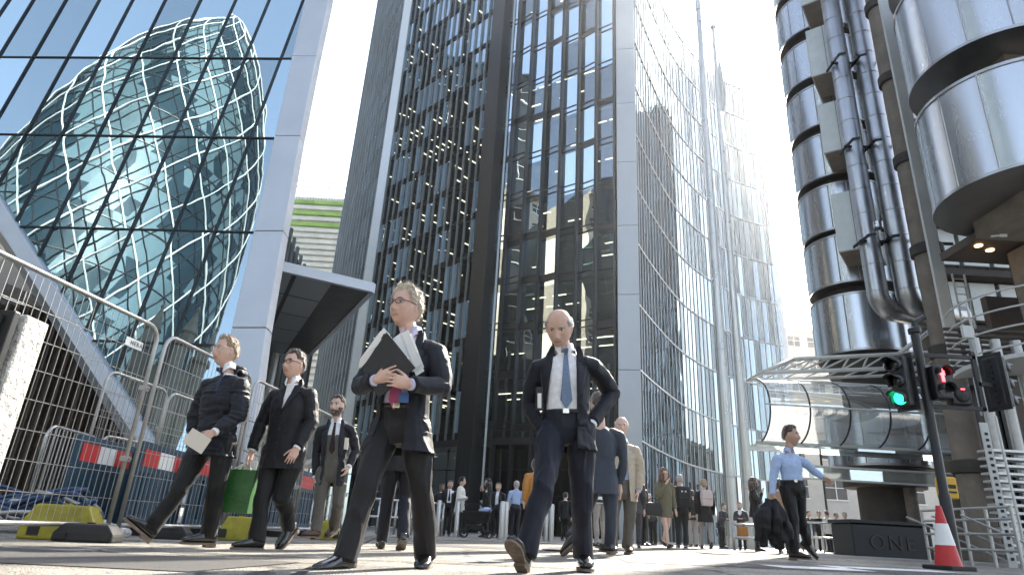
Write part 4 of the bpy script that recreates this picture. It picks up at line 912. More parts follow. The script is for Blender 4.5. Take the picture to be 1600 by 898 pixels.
# ---- bollards, rails, lamp
for k, (px, Y) in enumerate(((683, 19.5), (713, 19.5), (783, 18.5), (789, 18.7), (853, 19), (861, 19))):
    p = gp(px, Y); b = MB(); b.lathe(p, [(.075, 0), (.075, .95), (.06, .99), (.01, 1.0)], 14)
    tag(b.build('bollard', M['steel_dull'], smooth=True), ['steel bollard left of the man in a dark suit and tie', 'steel bollard between the dark suit and the white coat', 'left one of the paired steel bollards beside the blue shirt', 'right one of the paired steel bollards beside the blue shirt', 'left one of the paired steel bollards behind the striding legs', 'right one of the paired steel bollards behind the striding legs'][k], 'bollard', 'steel bollards on the pavement')
def rail(A, B, H, n, label, m='pole'):
    A, B = V(A), V(B); t = thing('steel_rail', label, 'railing', (A + B) / 2); up = V((0, 0, 1))
    for z in (H, H * .5): b = MB(); b.tube([A + up * z, B + up * z], .035, 8); b.build('rail', M[m], t, smooth='all')
    for k in range(n): p = A.lerp(B, k / (n - 1)); b = MB(); b.tube([p, p + up * H], .035, 8); b.build('post', M[m], t, smooth='all')
rail(gp(1146, 17), gp(1184, 17), .62, 2, 'low pale rail on the pavement at the foot of the flagpoles')
rail(gp(1252, 24), gp(1334, 24), 1.0, 6, 'steel guard rail in front of the small crowd near the plinth')
rail(gp(560, 19), gp(690, 21), .95, 6, 'steel guard rail behind the legs of the man with the papers')
p = gp(1296, 42); t = thing('street_lamp', 'slender street lamp in front of the stone terrace', 'street lamp', p)
b = MB(); b.tube([p, p + V((0, 0, 6.3))], .07, 8); b.build('post', M['dark_metal'], t); b = MB(); b.tube([p + V((0, 0, 6.2)), p + V((-.5, 0, 6.5)), p + V((-1.4, 0, 6.45))], .045, 8); b.build('arm', M['dark_metal'], t); b = MB(); b.ell(p + V((-1.6, 0, 6.42)), (.35, 0, 0), (0, .14, 0), (0, 0, .09)); b.build('lamp_head', M['dark_metal'], t)
# ---- covers in the road
for k, (px, Y, w_) in enumerate(((890, 9.5, .7), (1120, 11.5, .6))):
    p = gp(px, Y); b = MB(); b.box((p.x, p.y, gz(p.x) + .004), (w_, w_, .012), mi=0); b.box((p.x, p.y, gz(p.x) + .007), (w_ - .08, w_ - .08, .012), mi=1)
    tag(b.build('manhole_cover', [M['dark_metal'], M['concrete_dark']]), ['square iron cover in the road behind the striding man', 'square iron cover in the road in front of the woman with a backpack'][k], 'manhole cover')
# ================================================================== people
def fab(name, col, **k): 
    if sum(col) < .12: col = tuple(c * .36 for c in col)
    k.setdefault('rough', .56); k.setdefault('sheen', .09); k.setdefault('spec', .36); k.setdefault('bump', .25); k.setdefault('bscale', 260); k.setdefault('var', .12); k.setdefault('vscale', 30)
    return mat(name, col, **k)
def skin_mat(name, col): return mat(name, col, .5, sub=.12, var=.10, vscale=25, bump=.12, bscale=160, spec=.4)
SK = {'pink': skin_mat('fair ruddy skin', (.62, .40, .31)), 'fair': skin_mat('fair skin', (.60, .41, .32)), 'tan': skin_mat('tanned skin', (.46, .29, .21)), 'dark': skin_mat('brown skin', (.20, .11, .075))}
LIP = mat('lips', (.45, .24, .20), .45); EYEW = mat('eye white', (.75, .73, .70), .25); IRIS = mat('iris', (.05, .06, .07), .2)
HR = {'blond_grey': fab('greying blond hair', (.52, .44, .33), rough=.42, sheen=1.0, bscale=90, bump=.6), 'grey': fab('short grey hair', (.40, .37, .34), rough=.42, sheen=1.0, bump=.6), 'white': fab('white hair', (.66, .64, .60), rough=.42, sheen=1.0, bump=.6), 'sandy': fab('sandy hair', (.34, .23, .13), rough=.4, sheen=.8, bump=.6),
      'brown': fab('brown hair', (.07, .042, .026), rough=.4, sheen=.8, bump=.6), 'dark': fab('dark hair', (.018, .014, .012), rough=.36, sheen=.6, bump=.6), 'auburn': fab('auburn hair', (.14, .06, .03), rough=.36, sheen=.6, bump=.6)}
FB = {'navy': fab('navy wool suiting', (.010, .013, .030)), 'pin': fab('dark pinstripe trousers', (.021, .019, .023)), 'navy2': fab('mid navy suiting', (.013, .017, .045)), 'parka': fab('navy parka nylon', (.007, .010, .026), rough=.55, sheen=.1), 'black': fab('black cloth', (.010, .010, .011)),
      'coat': fab('black navy overcoat wool', (.010, .011, .018)), 'grey': fab('grey tweed', (.095, .088, .075)), 'greydk': fab('dark grey cloth', (.045, .045, .05)), 'slate': fab('slate blue suit', (.032, .042, .06)), 'beige': fab('beige raincoat', (.44, .37, .28)), 'white': fab('white shirt cotton', (.80, .79, .80), rough=.75, bump=.15),
      'lilac': fab('lilac shirt cotton', (.55, .52, .66), rough=.75, bump=.15), 'blue': fab('pale blue shirt cotton', (.36, .46, .66), rough=.75, bump=.2, bscale=40), 'olive': fab('olive parka cotton', (.13, .115, .065)), 'cream': fab('cream coat wool', (.68, .65, .58)), 'tan': fab('tan coat', (.36, .23, .14)), 'orange': fab('orange coat', (.42, .19, .04)), 'denim': fab('pale trousers', (.30, .28, .26)), 'redtop': fab('red top', (.35, .03, .04)), 'stripe': None}
TIE = {'pink': fab('pink tie silk', (.55, .10, .22), rough=.5, sheen=.1), 'blue': fab('blue patterned tie', (.16, .22, .33), rough=.6, var=.45, vscale=160), 'maroon': fab('dark maroon tie', (.05, .012, .02), rough=.55), 'navy': fab('navy patterned tie', (.02, .03, .07), rough=.55, var=.4, vscale=120), 'red': fab('red tie', (.30, .05, .05), rough=.55)}
SHOE = mat('black polished leather', (.010, .009, .009), .22, spec=.6, var=.2, vscale=10, coat=.4); SHOE_BR = mat('brown leather', (.06, .03, .015), .35, var=.2, vscale=10); SOLE = mat('worn shoe sole', (.17, .13, .10), .8, var=.35, vscale=30, bump=.4, bscale=60); LEATHER = mat('black leather', (.012, .011, .011), .35, var=.2, vscale=20, bump=.3, bscale=120)
PAPER = mat('white paper', (.78, .77, .74), .7); SPEC = mat('spectacle frame', (.04, .02, .015), .3); METAL = mat('buckle metal', (.7, .68, .6), .25, 1.)
def stripes(name, c1, c2, sc):
    m = mat(name, c1, .8); t = m.node_tree; tc = t.nodes.new('ShaderNodeTexCoord'); sx_ = t.nodes.new('ShaderNodeSeparateXYZ'); t.links.new(tc.outputs['Object'], sx_.inputs[0])
    mu = t.nodes.new('ShaderNodeMath'); mu.operation = 'MULTIPLY'; mu.inputs[1].default_value = sc; t.links.new(sx_.outputs[2], mu.inputs[0]); fr = t.nodes.new('ShaderNodeMath'); fr.operation = 'FRACT'; t.links.new(mu.outputs[0], fr.inputs[0])
    r = t.nodes.new('ShaderNodeValToRGB'); r.color_ramp.interpolation = 'CONSTANT'; r.color_ramp.elements[0].color = (*c1, 1); r.color_ramp.elements[1].position = .5; r.color_ramp.elements[1].color = (*c2, 1); t.links.new(fr.outputs[0], r.inputs[0]); t.links.new(r.outputs[0], t.nodes['Principled BSDF'].inputs['Base Color']); return m
FB['stripe'] = stripes('black and white striped knit', (.02, .02, .02), (.7, .7, .68), 9)

# ---- numpy value noise for cloth folds
_perm = nrng.random((32, 32, 32))
def vnoise(P):
    i = np.floor(P).astype(int); f = P - i; f = f * f * (3 - 2 * f); r = 0
    for dx in (0, 1):
        for dy in (0, 1):
            for dz in (0, 1):
                w_ = (f[:, 0] if dx else 1 - f[:, 0]) * (f[:, 1] if dy else 1 - f[:, 1]) * (f[:, 2] if dz else 1 - f[:, 2])
                r = r + w_ * _perm[(i[:, 0] + dx) % 32, (i[:, 1] + dy) % 32, (i[:, 2] + dz) % 32]
    return r * 2 - 1
def fuse(mb, voxel, smooth=4, folds=None, seed=0):
    """closed overlapping shells -> one continuous skin; folds = [(freq xyz, amplitude, ridged)]"""
    me = bpy.data.meshes.new('tmp'); me.from_pydata(mb.v, [], mb.f); o = bpy.data.objects.new('tmp', me); COL.objects.link(o)
    bm = bmesh.new(); bm.from_mesh(me); bmesh.ops.recalc_face_normals(bm, faces=bm.faces); bm.to_mesh(me); bm.free()
    m = o.modifiers.new('r', 'REMESH'); m.mode = 'VOXEL'; m.voxel_size = voxel; m.use_smooth_shade = True
    if smooth: m = o.modifiers.new('s', 'SMOOTH'); m.factor = .5; m.iterations = smooth
    dg = bpy.context.evaluated_depsgraph_get(); out = bpy.data.meshes.new_from_object(o.evaluated_get(dg)); bpy.data.objects.remove(o); bpy.data.meshes.remove(me)
    if folds:
        n = len(out.vertices); co = np.empty(n * 3, np.float32); no = np.empty(n * 3, np.float32); out.vertices.foreach_get('co', co); out.vertices.foreach_get('normal', no); co = co.reshape(-1, 3); no = no.reshape(-1, 3)
        dsp = np.zeros(n)
        for k, (fq, amp, rg) in enumerate(folds):
            wv = co * np.array(fq) + seed * 3.7 + k * 11.3
            wv = wv + .6 * np.stack([vnoise(co * 6 + 5 + k), vnoise(co * 6 + 9 + k), vnoise(co * 6 + 17 + k)], 1)
            v = vnoise(wv); v = (1 - 2 * np.abs(v)) if rg else v; dsp += amp * v
        co = co + no * dsp[:, None]; out.vertices.foreach_set('co', co.astype(np.float32).ravel()); out.update()
    return out
def mesh_obj(me, name, mats, parent):
    me.materials.clear()
    for m in (mats if isinstance(mats, (list, tuple)) else [mats]): me.materials.append(m)
    o = bpy.data.objects.new(name, me); COL.objects.link(o); setpar(o, parent); return o
def cutaway(me, planes_sets):
    """each set: list of (point, normal); faces lying on the positive side of ALL planes of a set are removed"""
    bm = bmesh.new(); bm.from_mesh(me)
    for ps in planes_sets:
        for p, n in ps:
            g = [f for f in bm.faces if all((f.calc_center_median() - V(p2)).dot(V(n2)) > -.03 for p2, n2 in ps)]
            ed = list({e for f in g for e in f.edges}); vs_ = list({v for f in g for v in f.verts})
            bmesh.ops.bisect_plane(bm, geom=g + ed + vs_, plane_co=p, plane_no=n, dist=1e-5)
        kill = [f for f in bm.faces if all((f.calc_center_median() - V(p)).dot(V(n)) > 0 for p, n in ps)]
        bmesh.ops.delete(bm, geom=kill, context='FACES')
    bm.to_mesh(me); bm.free(); me.update()
def bvh(me):
    bm = bmesh.new(); bm.from_mesh(me); t = BVHTree.FromBMesh(bm); bm.free(); return t

# ---- head
def sm(a, b, x):
    t = np.clip((x - a) / (b - a), 0, 1); return t * t * (3 - 2 * t)
def head_surface(th, ph, fem=False):
    """th 0..pi from the top, ph around (0 = face front). x = person's left, y = forward, z = up; metres"""
    st = np.where(th < math.pi / 2, np.abs(np.sin(th)) ** .80, np.sin(th)); sx_ = st * np.sin(ph); cy = st * np.cos(ph); cz = np.cos(th)
    z = .118 * cz; x = .078 * np.sign(sx_) * np.abs(sx_) ** .93 * (1 + .04 * np.clip(cz, 0, 1)); y = np.where(cy > 0, .090, .100) * cy
    t = np.clip((-.015 - z) / .103, 0, 1)
    x = x * (1 - (.36 if fem else .27) * t ** 1.4); y = np.where(cy < 0, y * (1 - .60 * t), y * (1 + .10 * t))
    fr = np.clip(cy, 0, 1) ** .5 * (cy > 0)
    g = lambda a, s: np.exp(-(a / s) ** 2)
    ax = np.abs(x)
    nz = np.where(z > -.036, sm(.030, -.030, z), sm(-.050, -.036, z))
    d = .027 * g(x, .0115) * nz + .009 * g(ax - .012, .008) * g(z + .036, .010)
    d += -.0125 * g(ax - .031, .015) * g(z - .012, .012) + .0035 * g(ax - .03, .024) * g(z - .031, .010) + .005 * g(ax - .046, .018) * g(z + .016, .016)
    d += .006 * g(x, .022) * g(z + .064, .013) - .0075 * g(x, .024) * g(z + .0645, .0036) - .003 * g(ax - .030 - (.0 - z - .03) * .25, .005) * g(z + .05, .022) - .004 * g(x, .02) * g(z + .083, .008) + .009 * g(x, .022) * g(z + .102, .016)
    y = y + fr * d
    return x, y, z
def head_mb(mb, Hm, s, fem, n=(56, 72)):
    rings = []
    for j in range(1, n[0]):
        th = math.pi * j / n[0]; ph = np.linspace(0, 2 * math.pi, n[1] + 1)[:-1]; x, y, z = head_surface(np.full_like(ph, th), ph, fem)
        rings.append([Hm @ V((x[i] * s, y[i] * s, z[i] * s)) for i in range(n[1])])
    mb.loft(rings)
    for sd in (-1, 1):
        c = Hm @ V((sd * .074 * s, -.006 * s, -.002 * s)); R3 = Hm.to_3x3(); mb.ell(c, R3 @ V((.010 * s, -sd * .0 * s, 0)), R3 @ V((sd * .007 * s, .017 * s, 0)), R3 @ V((0, -.005 * s, .031 * s)), 12, 8)
def hair_mb(Hm, s, style, fem, seed=1):
    """style: dict line_f (front hairline z), side, back, th (thickness), rec (recession), tufts"""
    R_ = random.Random(seed); b = MB(); NT, NP = 46, 72; P = np.zeros((NT, NP, 3)); mk = np.zeros((NT, NP))
    th = np.linspace(.02, math.pi * .86, NT)[:, None] * np.ones((1, NP)); ph = np.linspace(-math.pi, math.pi, NP + 1)[:-1][None, :] * np.ones((NT, 1))
    x, y, z = head_surface(th, ph, fem); a = np.abs(ph)
    line = np.where(a < .75, style['front'] + style.get('rec', 0) * np.exp(-((a - .55) / .2) ** 2), np.where(a < 1.45, lerp(style['front'], style['side'], sm(.75, 1.1, a)), np.where(a < 2.0, lerp(style['side'], -.02, sm(1.55, 2.0, a)), lerp(-.02, style['back'], sm(2.0, 2.5, a)))))
    m = z - line
    if style.get('bald'): m = np.minimum(m, np.maximum(style['bald'] - z, np.where(a > 2.5, .088 - z, -1)))
    nz = vnoise(np.stack([x.ravel() * 70, y.ravel() * 70, z.ravel() * 45], 1)).reshape(x.shape)
    off = style['th'] * sm(-.002, .022, m) * (.75 + .35 * nz) * (1 + style.get('top', .0) * sm(.05, .11, z)) - .004
    nrm = np.stack([x / .076 ** 2, y / .095 ** 2, z / .118 ** 2], 2); nrm /= np.linalg.norm(nrm, axis=2, keepdims=True)
    P = np.stack([x, y, z], 2) + nrm * off[..., None]; C_ = (Hm @ V((0, 0, 0)))
    Pw = [[Hm @ V(tuple(P[i, j] * s)) for j in range(NP)] for i in range(NT)]
    b.v = [tuple(p) for r in Pw for p in r]
    ok = m > -.004
    for i in range(NT - 1):
        for j in range(NP):
            k = (j + 1) % NP
            if ok[i, j] and ok[i + 1, j] and ok[i, k] and ok[i + 1, k]: b.f.append((i * NP + j, i * NP + k, (i + 1) * NP + k, (i + 1) * NP + j)); b.m.append(0)
    if not style.get('bald') and ok[0].all(): b.v.append(tuple(Hm @ V((0, 0, (.118 + style['th'] * (1 + style.get('top', 0)) * .75 - .004) * s)))); c = len(b.v) - 1; [b.f.append((c, j, (j + 1) % NP)) or b.m.append(0) for j in range(NP)]
    R3 = Hm.to_3x3()
    cand = [(i, j) for i in range(NT) for j in range(NP) if m[i, j] > .006]
    for _ in range(style.get('tufts', 500)):
        i, j = R_.choice(cand); p = V(Pw[i][j]); n = R3 @ V(tuple(nrm[i, j])); dn = R3 @ V((0, -.55, -.8)); tt = (n * R_.uniform(.25, .75) + (dn - n * dn.dot(n)) * 1.0 + R3 @ V((R_.uniform(-.5, .5), R_.uniform(-.5, .5), R_.uniform(-.3, .5)))).normalized()
        L_ = R_.uniform(.012, .028) * s * style.get('tl', 1); sd_ = tt.cross(n).normalized() * .0022 * s; b.add([p - n * .002 - sd_, p - n * .002 + sd_, p + tt * L_], [(0, 1, 2)])
    return b

# ---- hand
def hand_mb(mb, W, d, pn, side, s=1., curl=.5, spread=.16, thumb=.6):
    """W wrist, d wrist->knuckles, pn palm normal (the way the palm faces), side +1 if the thumb lies on d x pn"""
    d = V(d).normalized(); pn = V(pn); pn = (pn - d * pn.dot(d)).normalized(); u = d.cross(pn) * side
    L = .092 * s
    ring = lambda c, w_, t: [c + u * w_ * math.cos(a) + pn * t * math.sin(a) for a in np.linspace(0, 2 * math.pi, 15)[:-1]]
    mb.loft([ring(W - d * .03 * s, .026 * s, .021 * s), ring(W + d * .012 * s, .029 * s, .020 * s), ring(W + d * .05 * s, .042 * s, .0165 * s), ring(W + d * L, .041 * s, .0135 * s), ring(W + d * (L + .006) * 1, .034 * s, .009 * s)])
    for k, (o, ln) in enumerate(((.0315, .072), (.0105, .080), (-.0105, .074), (-.0305, .058))):
        p = W + d * L * .96 + u * o * s; fd = (d + u * (o / .032) * spread * .5).normalized(); r = (.0088, .0090, .0086, .0076)[k] * s; a = curl * (.75 + .14 * k)
        for q, fr_ in enumerate((.46, .31, .23)):
            a_ = a * (.55, 1.25, 1.9)[q]; dd = fd * math.cos(a_) + pn * math.sin(a_); e = p + dd * ln * fr_ * s; mb.cap(p, e, r, r * .9, 8); p = e; r *= .9
    p = W + d * .022 * s + u * .024 * s + pn * .006 * s; td = (d * .72 + u * thumb + pn * .25).normalized()
    for ln, r, b_ in ((.040, .0125, 0), (.032, .0105, .3), (.025, .009, .6)):
        dd = (td * math.cos(b_ * .7) + (d * .8 + pn * .5 - u * .3).normalized() * math.sin(b_ * .7)).normalized(); e = p + dd * ln * s; mb.cap(p, e, r * s, r * .9 * s, 8); p = e

# ---- shoe
def shoe(A, heading, pitch, s, parent, m=None, name='shoe', roll=0.):
    """A = ankle; heading = horizontal yaw vector of the toe; pitch > 0 lifts the toe"""
    h = V(heading).normalized(); up = V((0, 0, 1)); h.z = 0; h.normalize(); d = (h * math.cos(pitch) + up * math.sin(pitch)).normalized(); sd_ = d.cross(up).normalized(); u = sd_.cross(d)
    if u.z < 0 and abs(pitch) < 1.5: u = -u
    A = V(A); O = A - u * .082 * s
    b = MB(); rings = []; prof = ((-.070, .020, .012, .040), (-.066, .031, .0, .075), (-.035, .036, 0, .098), (.0, .037, 0, .102), (.05, .040, 0, .086), (.10, .046, 0, .064), (.150, .048, 0, .050), (.185, .038, .002, .040), (.205, .020, .006, .028))
    for y, w_, z0, z1 in prof: rings.append([O + d * y * s + sd_ * w_ * s * math.copysign(abs(math.cos(a)) ** .7, math.cos(a)) + u * s * (lerp(z0, z1, .5) + .016 * (1 - 0) + (z1 - z0) / 2 * math.copysign(abs(math.sin(a)) ** .8, math.sin(a))) for a in np.linspace(0, 2 * math.pi, 19)[:-1]])
    b.loft(rings); o = b.build(name, m or SHOE, parent, smooth='all')
    b = MB(); pts = []
    for y, w_ in ((-.074, .018), (-.066, .034), (-.03, .039), (.02, .036), (.06, .040), (.11, .050), (.16, .050), (.195, .036), (.212, .016)): pts.append((y, w_))
    lo = [O + d * y * s + sd_ * w_ * s for y, w_ in pts] + [O + d * y * s - sd_ * w_ * s for y, w_ in pts[::-1]]
    b.prism(lo, u * .016 * s); hp = [p for p in pts if p[0] < .03]; lo = [O + d * y * s + sd_ * w_ * s * .98 for y, w_ in hp] + [O + d * y * s - sd_ * w_ * s * .98 for y, w_ in hp[::-1]]
    b.prism([p - u * .001 for p in lo], u * -.018 * s); b.build('sole', SOLE, o)
    return o

# ---- projecting flat pieces (lapels, ties, belts ...) onto cloth
def patch(name, rows, F, tree, m, parent, off=.006, thick=.004, sub=6, sub2=1):
    """rows = [(x0, z0, x1, z1)] in the chest frame F (x person's left, z up, y forward), projected along -y"""
    O, r, u, f = F; R_ = []; b = MB()
    rr_ = []
    for i in range(len(rows) - 1):
        for t in np.linspace(0, 1, sub2 + 1)[:-1]: rr_.append(tuple(lerp(rows[i][k], rows[i + 1][k], t) for k in range(4)))
    rr_.append(rows[-1]); last = None; P = []
    for x0, z0, x1, z1 in rr_:
        row = []
        for t in np.linspace(0, 1, sub + 1):
            x, z = lerp(x0, x1, t), lerp(z0, z1, t); o = O + r * x + u * z + f * .6; h = tree.ray_cast(o, -f, 1.2)
            if h[0] is None: p = o - f * (.6 - (last if last is not None else .12))
            else: p = h[0]; last = (p - O).dot(f)
            row.append(p + f * off)
        P.append(row)
    b.grid(P); o = b.build(name, m, parent, smooth='all'); md = o.modifiers.new('thickness', 'SOLIDIFY'); md.thickness = thick; md.offset = 0; return o
UP = V((0, 0, 1))
def pose(x, Y, h=1.75, hd=(0, -1), stride=0., lead=1, arms='down', bend=.04, lean=0.):
    """joints of a figure from a few numbers; hd = heading on the ground"""
    g = gz(x) + (.008 if Y > 15.2 else 0); B = V((x, Y, g)); f = V((hd[0], hd[1], 0)).normalized(); l = UP.cross(f); J = {}
    hip = B + UP * (.525 * h - .12 * stride ** 2 * h); J['hipM'] = hip; ln = f * lean
    for s, k in ((1, 'L'), (-1, 'R')):
        J['hip' + k] = hip + l * (.050 * h * s); fw = stride * (1 if s == lead else -1) * .5
        an = B + l * (.052 * h * s) + f * fw * h * .5 + UP * (.048 * h + (.05 * h if s != lead and stride else 0) * min(1, stride * 2)); J['an' + k] = an
        J['kn' + k] = J['hip' + k].lerp(an, .5) + f * (.018 * h + (.045 * h * min(1, stride * 2) if s != lead else 0)); J['hd' + k] = f; J['pt' + k] = (.25 if s == lead else -.45) * min(1, stride * 2.2) if stride else 0
        J['sh' + k] = B + l * (.108 * h * s) + UP * (.808 * h) + ln
        sw = -fw * .45
        if arms == 'down' or (arms == 'one' and s == 1): el, wr = l * (.135 * h * s) + UP * .635 * h + f * (sw * .2 - .02), l * (.128 * h * s) + UP * .485 * h + f * (sw * .5 + .04)
        elif arms in ('phone', 'one'): el, wr = l * (.135 * h * s) + UP * .655 * h + f * .10, l * (.05 * h * s) + UP * .80 * h + f * .20
        elif arms == 'fold': el, wr = l * (.14 * h * s) + UP * .64 * h + f * .02, l * (.03 * h * s) + UP * .655 * h + f * .19
        J['el' + k] = B + el + ln * .8; J['wr' + k] = B + wr + ln * .5; J['ha' + k] = J['wr' + k] + ((J['wr' + k] - J['el' + k]).normalized() if arms != 'fold' else -l * s) * .1
    J['neck'] = B + UP * .838 * h + ln - f * .012; J['head'] = B + UP * .925 * h + ln * 1.15 + f * .02; J['look'] = f.copy(); J['root'] = B; return J
def pix_pose(root, Y, **kw):
    J = {'root': V((at(root[0], 870, Y).x, Y, 0))}; J['root'].z = gz(J['root'].x)
    for k, v in kw.items():
        J[k] = at(v[0], v[1], Y + (v[2] if len(v) > 2 else 0)) if isinstance(v, tuple) and k[:2] in ('hi', 'kn', 'an', 'sh', 'el', 'wr', 'ha', 'ne', 'he') and k[:2] != 'hd' and k not in ('hdL', 'hdR') else v
    J['hipM'] = (J['hipL'] + J['hipR']) / 2; return J
def frames(J):
    shM = (J['shL'] + J['shR']) / 2; hp = J['hipM']; u = (shM - hp).normalized(); r = (J['shL'] - J['shR']); r = (r - u * r.dot(u)).normalized(); f = r.cross(u); rh = (J['hipL'] - J['hipR']); rh = (rh - u * rh.dot(u)).normalized(); fh = rh.cross(u)
    return shM, hp, u, r, f, rh, fh
def ringpts(c, r, f, w_, d, n=22, e=.85, back=1.): 
    out = []
    for k in range(n):
        a = 2 * math.pi * k / n; ca, sa = math.cos(a), math.sin(a); out.append(c + r * w_ * math.copysign(abs(ca) ** e, ca) + f * d * math.copysign(abs(sa) ** e, sa) * (1 if sa > 0 else back))
    return out
def torso(mb, J, secs, s):
    shM, hp, u, r, f, rh, fh = frames(J); L = (shM - hp).length; R_ = []
    for t, w_, d, yo in secs:
        k = min(max(t, 0), 1); rr_ = rh.lerp(r, k).normalized(); ff = fh.lerp(f, k).normalized(); c = hp + u * L * t
        if t < 0: c = hp + (UP * .75 + u * .25).normalized() * L * t
        R_.append(ringpts(c + ff * yo * s, rr_, ff, w_ * s, d * s))
    mb.loft(R_)
def limb(mb, pts, rs, s, n=14, sub=3):
    P = []; Q = []
    for i in range(len(pts) - 1):
        p0, p1, p2, p3 = pts[max(i - 1, 0)], pts[i], pts[i + 1], pts[min(i + 2, len(pts) - 1)]
        for k in range(sub):
            t = k / sub; P.append(p1.lerp(p2, t)); Q.append(lerp(rs[i], rs[i + 1], t) * s)
    P.append(pts[-1]); Q.append(rs[-1] * s)
    mb.tube(P, Q, n)
    for p, q in zip(pts[:-1], rs[:-1]): mb.ell(p, (q * s, 0, 0), (0, q * s, 0), (0, 0, q * s), 12, 8)
HAIR0 = dict(front=.078, side=.035, back=-.055, th=.016, rec=.012, top=.5, tufts=500)
def person(label, J, s=1., skin='fair', fem=False, hair='brown', hstyle=None, voxel=.0055, outer=None, shirt='white', tie=None, legs='navy', shoes=SHOE, glasses=False, beard=None, group=None, seed=1, hands=('L', 'R'), belt=False, collar=True, long_hair=None, bare=False, look=None, roll=0, hat=None, curl=.55, vest=None, sleeve_m=None):
    shM, hp, u, r, f, rh, fh = frames(J); near = voxel < .008; L = (shM - hp).length; hs = s
    sb, s = s, s * J.get('hscale', 1.17)
    t = thing('person', label, 'person', J['root'], group)
    fw = V(look or J['look']).normalized(); lf = UP.cross(fw).normalized(); hu = fw.cross(lf); RH = Matrix((lf, fw, hu)).transposed()
    if roll: RH = RH @ Matrix.Rotation(rad(roll), 3, 'Y')
    Hm = Matrix.Translation(J['head']) @ RH.to_4x4()
    # body
    b = MB(); head_mb(b, Hm, s, fem, (56, 72) if near else (26, 32))
    s, shd = sb, s
    nb = J['neck']; b.cap(nb - u * .06, Hm @ V((0, -.022 * shd, -.06 * shd)), .062 * s * (.85 if fem else 1), .056 * s * (.85 if fem else 1), 16)
    torso(b, J, [(-.05, .12, .08, 0), (.1, .135, .085, 0), (.4, .12, .08, 0), (.75, .13, .085, .0), (.95, .11, .055, 0), (1.08, .055, .05, 0)], s)
    for k in 'LR':
        b.cap(J['sh' + k] - u * .02, J['el' + k], .042 * s, .038 * s, 12); b.cap(J['el' + k], J['wr' + k], .039 * s, .026 * s, 12); b.cap(shM - u * .03, J['sh' + k] - u * .025, .045 * s, .04 * s, 10)
        hp_ = J['hip' + k]; kn, an = J['kn' + k], J['an' + k]
        if bare: limb(b, [hp_, hp_.lerp(kn, .5), kn, kn.lerp(an, .35) - fh * .012, kn.lerp(an, .75), an], [.085, .072, .053, .054, .036, .033], s)
        else: b.cap(hp_, kn, .07 * s, .045 * s, 12); b.cap(kn, an, .045 * s, .032 * s, 12)
        if k in hands:
            hd_ = J['ha' + k] - J['wr' + k]; pn = J.get('pn' + k, (r if k == 'R' else -r)); sd_ = 1 if k == 'R' else -1
            if near: hand_mb(b, J['wr' + k], hd_, V(pn), sd_, s * .98, J.get('curl' + k, curl))
            else:
                d_ = hd_.normalized(); b.cap(J['wr' + k], J['wr' + k] + d_ * .07 * s, .026 * s, .036 * s, 8); b.cap(J['wr' + k] + d_ * .07 * s, J['wr' + k] + d_ * .15 * s, .03 * s, .018 * s, 8)
        if bare: b.cap(an, an + V(J['hd' + k]).normalized() * .13 * s - UP * .035 * s, .034 * s, .026 * s, 10)
    me = fuse(b, voxel * (.8 if near else .9), 2 if near else 1); body = mesh_obj(me, 'body', [SKM(skin), LIP], t)
    s = shd; inv = Hm.inverted(); mi = np.zeros(len(me.polygons), np.int32)
    if near:
        for p in me.polygons:
            q = inv @ p.center
            if abs(q.x) < .021 * s and -.072 * s < q.z < -.058 * s and q.y > .07 * s: mi[p.index] = 1
        me.polygons.foreach_set('material_index', mi)
    # eyes, brows
    if near:
        for sd_ in (-1, 1):
            c = Hm @ V((sd_ * .031 * s, .0745 * s, .0115 * s)); b = MB(); b.ell(c, RH @ V((.0135 * s, 0, 0)), RH @ V((0, .0115 * s, 0)), RH @ V((0, 0, .0066 * s)), 12, 8, 0); b.ell(c + RH @ V((0, .0062 * s, 0)), RH @ V((.0062 * s, 0, 0)), RH @ V((0, .0062 * s, 0)), RH @ V((0, 0, .0060 * s)), 10, 7, 1); b.build('eye', [EYEW, IRIS], body, smooth='all')
            b = MB(); b.tube([Hm @ V((sd_ * x * s, y * s, z * s)) for x, y, z in ((.017, .0835, .0145), (.025, .0855, .0185), (.035, .0835, .0185), (.044, .0765, .0135))], [.0012 * s, .0020 * s, .0020 * s, .0010 * s], 6); b.build('eyelid', HR['brown'] if hair != 'none' else HR['brown'], body, smooth='all')
            b = MB(); b.tube([Hm @ V((sd_ * x * s, (y) * s, z * s)) for x, y, z in ((.013, .0945, .030), (.024, .0935, .0345), (.036, .088, .0345), (.046, .079, .029))], [.0028 * s, .0042 * s, .0038 * s, .0018 * s], 6); b.build('eyebrow', HR[hair], body, smooth='all')
    # hair
    if hair != 'none':
        st_ = dict(HAIR0); st_.update(hstyle or {}); st_['tufts'] = st_['tufts'] if near else 60
        hb = hair_mb(Hm, s, st_, fem, seed)
        if long_hair:
            n_l, w_l = long_hair
            for k in range(9):
                a = rad(200 - 400 / 8 * k * 1.0 - 0); a = lerp(-2.3, 2.3, k / 8) + math.pi; p0 = Hm @ V((.074 * s * math.sin(a), .075 * s * math.cos(a) , .03 * s)); q = p0 + V((0, 0, -n_l * .5)) + (p0 - J['head']) * .15; e = p0 + V((0, 0, -n_l)) + (p0 - J['head']) * (w_l + .1 * math.sin(k * 2.1))
                hb.tube([p0, p0.lerp(q, .5) + (p0 - J['head']) * .12, q, e], [.03 * s, .036 * s, .034 * s, .01 * s], 8)
        hb.build('hair', HR[hair], body, smooth='all')
